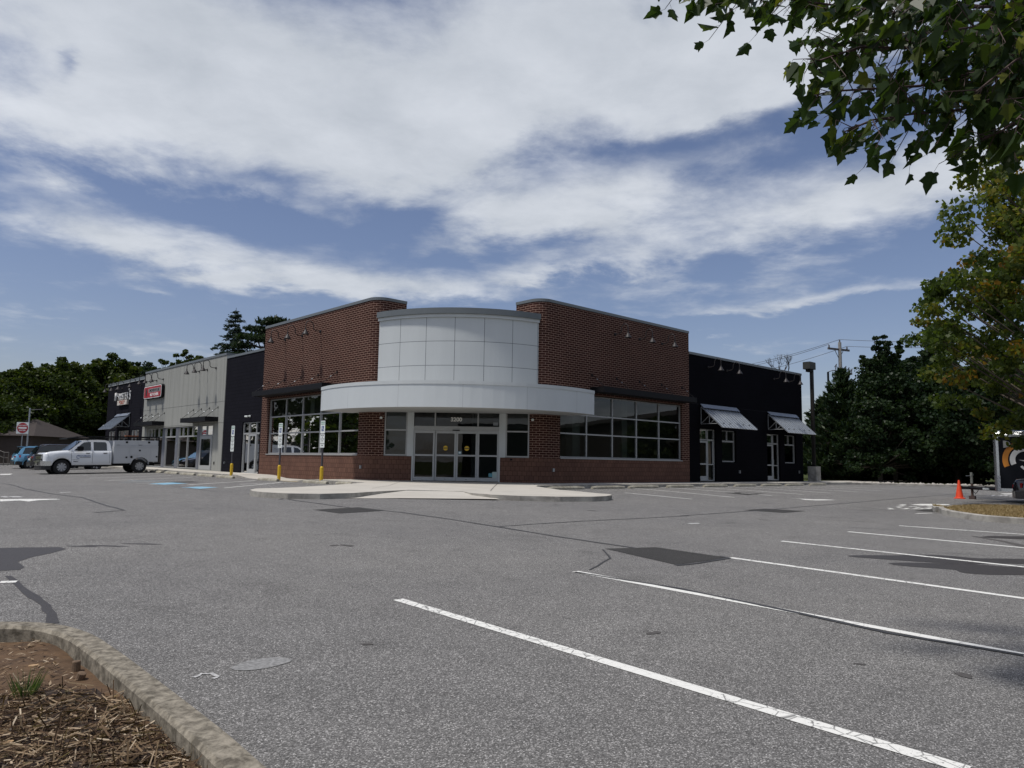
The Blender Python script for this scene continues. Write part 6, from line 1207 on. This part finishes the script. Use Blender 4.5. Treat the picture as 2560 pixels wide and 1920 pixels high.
n = 900; P2 = np.column_stack([r_.uniform(-17.6, -16.3, n), r_.uniform(-17.6, -16.4, n)]); C = np.column_stack([P2, [G(a, c)+.078 for a, c in P2]]); an = r_.uniform(0, 2*pi, n); T = unit(np.column_stack([np.cos(an), np.sin(an), r_.normal(size=n)*.2])); Sd = unit(np.cross(T, np.tile([0, 0, 1.], (n, 1)))); L_ = r_.uniform(.01, .06, n); V, Fc = leaf_quads(C, T, Sd, L_, L_*.25); tag(mesh_np('soil_litter', V, Fc, 4, m_mulch, None, r_.uniform(.3, 1, n)), kind='stuff')
gx, gy = gp(60, 1745, .06); n = 60; an = r_.uniform(0, 2*pi, n); sp = r_.uniform(0, .05, n); C = np.column_stack([gx+np.cos(an)*sp, gy+np.sin(an)*sp, np.full(n, G(gx, gy)+.06)]); T = unit(np.column_stack([np.cos(an)*.5, np.sin(an)*.5, np.ones(n)])); L_ = r_.uniform(.08, .19, n); Sd = unit(np.cross(T, r_.normal(size=(n, 3)))); C = C+T*L_[:, None]*.5
V, Fc = leaf_quads(C, T, Sd, L_, np.full(n, .006)); o = mesh_np('grass_tuft', V, Fc, 4, leafmat('green_blades', [(0, (.05, .085, .03)), (1, (.10, .15, .06))], .3), None, r_.uniform(0, 1, n)); tag(o, 'small green grass tuft growing in the bare soil of the planter', 'plant')
LOCAL[0] = True
for i, (px, py, rr, hh, lab) in enumerate(((190, 1672, .024, .045, 'small cut wooden stump beside the planter kerb, the taller one'), (203, 1690, .024, .018, 'small cut stump lying low by the planter kerb, the nearer one'))):
    x, y = gp(px, py, .06); o = MB().lathe([(rr*1.1, -.02), (rr, hh*.9), (rr*.9, hh), (rr*.5, hh+.002), (0, hh+.002)], (0, 0, 0), 14).build('cut_stump', mat('stump_wood', (.15, .10, .062), .9, nscale=30, namt=.3)); o.location = (x, y, G(x, y)+.062); o.rotation_euler = (.3*i, .2*i, 0); tag(o, lab, 'stump')
for i, (px, py) in enumerate(((84, 1670), (16, 1865))):
    x, y = gp(px, py, .06); o = MB().prism([(.028*cos(t)*(1+.2*sin(3*t)), .02*sin(t)) for t in [k*.63 for k in range(10)]], 0, .012).build('stone', mat('tan_stone', (.42, .28, .15), .9)); o.location = (x, y, G(x, y)+.066); tag(o, ['small tan stone on the bare soil of the planter', 'small orange stone among the dry stems at the left edge'][i], 'stone')
def crack_line(a): pass
# rocks along the far kerb
r_ = np.random.default_rng(31); b = MB()
for i in range(230):
    t = r_.uniform(0, 1)**1.0*4.2; k = int(t); p = Vector(bk[1+k]).lerp(Vector(bk[2+k]), t-k)+Vector((r_.uniform(.25, 1.1), r_.uniform(.2, .9))); s_ = r_.uniform(.04, .12)*(1.3 if r_.uniform() > .95 else 1); z = G(p.x, p.y)+.12
    vs = [(p.x+s_*a*r_.uniform(.7, 1.2), p.y+s_*c*r_.uniform(.7, 1.2), z+s_*e*r_.uniform(.5, .8)) for a, c, e in ((1, 0, 0), (0, 1, 0), (-1, 0, 0), (0, -1, 0), (.3, .2, 1), (-.3, -.1, .9))]; b.add(vs, [(0, 1, 4), (1, 2, 5, 4), (2, 3, 5), (3, 0, 4, 5)])
tag(b.build('rock_edging', m_rock, None), 'strip of pale broken rocks along the far kerb', 'rocks', kind='stuff')
# dry grass blades on the island
n = 15000; xs_i = [p[0] for p in isl_in]; ys_i = [p[1] for p in isl_in]; P2 = np.column_stack([r_.uniform(min(xs_i), max(xs_i), n*3), r_.uniform(min(ys_i), max(ys_i), n*3)])
def inside(P_, poly):
    x, y = P_[:, 0], P_[:, 1]; c = np.zeros(len(P_), bool); j = len(poly)-1
    for i in range(len(poly)):
        xi, yi = poly[i]; xj, yj = poly[j]; m_ = ((yi > y) != (yj > y)) & (x < (xj-xi)*(y-yi)/(yj-yi+1e-12)+xi); c ^= m_; j = i
    return c
P2 = P2[inside(P2, isl_in)][:n]; n = len(P2); C = np.column_stack([P2, [G(a, c)+.13 for a, c in P2]]); an = r_.uniform(0, 2*pi, n); T = unit(np.column_stack([np.cos(an)*.8, np.sin(an)*.8, np.ones(n)])); L_ = r_.uniform(.04, .10, n); Sd = unit(np.cross(T, r_.normal(size=(n, 3)))); C = C+T*L_[:, None]*.5; V, Fc = leaf_quads(C, T, Sd, L_, np.full(n, .012))
tag(mesh_np('dry_grass', V, Fc, 4, leafmat('dry_grass_blades', [(0, (.14, .10, .04)), (.6, (.34, .25, .13)), (1, (.42, .34, .20))], .2, .8), None, r_.uniform(0, 1, n)), 'dry tan grass on the kerbed island at the right', 'grass', kind='stuff')
LOCAL[0] = False
# ------------------------------------------------------------ what the shop windows mirror: the far sides of the car park
LOCAL[0] = True
for nm, x, y, rz, lab in (('store_across', -50, -44, 45, 'long tan store straight across the car park, mirrored in the entrance glass'), ('store_across', 66, -34, -62, 'tan store beyond the right edge, mirrored in the right brick windows')):
    e_ = empty(nm, (x, y, -1.2 if x < 0 else -.2), R(rz) if x < 0 else R(rz)); tag(e_, lab, 'building')
    b = MB(); b.box(-26, 26, -10, 0, 0, 5.6) if x < 0 else b.box(-24, 24, -10, 0, 0, 6.4); b.build('wall', mat('tan_store_wall', (.06, .05, .038), .9), e_); b = MB()
    for i in range(9): b.box(-24+i*5.4, -20.4+i*5.4, -.02, .04, .2, 2.9)
    b.build('shop_window', m_cglass, e_); MB().box(-26.4, 26.4, -10.4, .5, 5.6 if x < 0 else 6.4, 6.1 if x < 0 else 6.9).build('parapet_band', mat('tan_band', (.12, .11, .10), .8), e_)
LOCAL[0] = False
ML_ = ['by the left road side', 'behind the parked cars side', 'right of the far store']
for i, (x, y, h_, rd, w_) in enumerate(((-22, 46, 9.5, 4.5, 'left'), (-30, 56, 10, 5, 'left'), (-37, 66, 10, 5, 'left'), (-44, 62, 11, 5, 'left'), (-28, 72, 11, 5.5, 'left'), (-33, 44, 9, 4.5, 'left'), (-46, 48, 10, 5, 'left'), (-38, -16, 9, 4, 'entrance'), (-14, -44, 9, 4.2, 'entrance'), (44, -22, 5.2, 3.0, 'right'), (50, -50, 9.5, 4.5, 'right'), (82, -22, 9.5, 5, 'right'))):
    tree('leafy_tree', 'leafy tree outside the picture, seen only mirrored in the '+{'left': 'left brick windows', 'entrance': 'entrance glass', 'right': 'right brick windows'}[w_], (x, y), h_, rd, .8, LF['olive'], 120+i, 130, 44, .5, 1.2, group='trees mirrored in the '+{'left': 'left brick windows', 'entrance': 'entrance glass', 'right': 'right brick windows'}[w_])
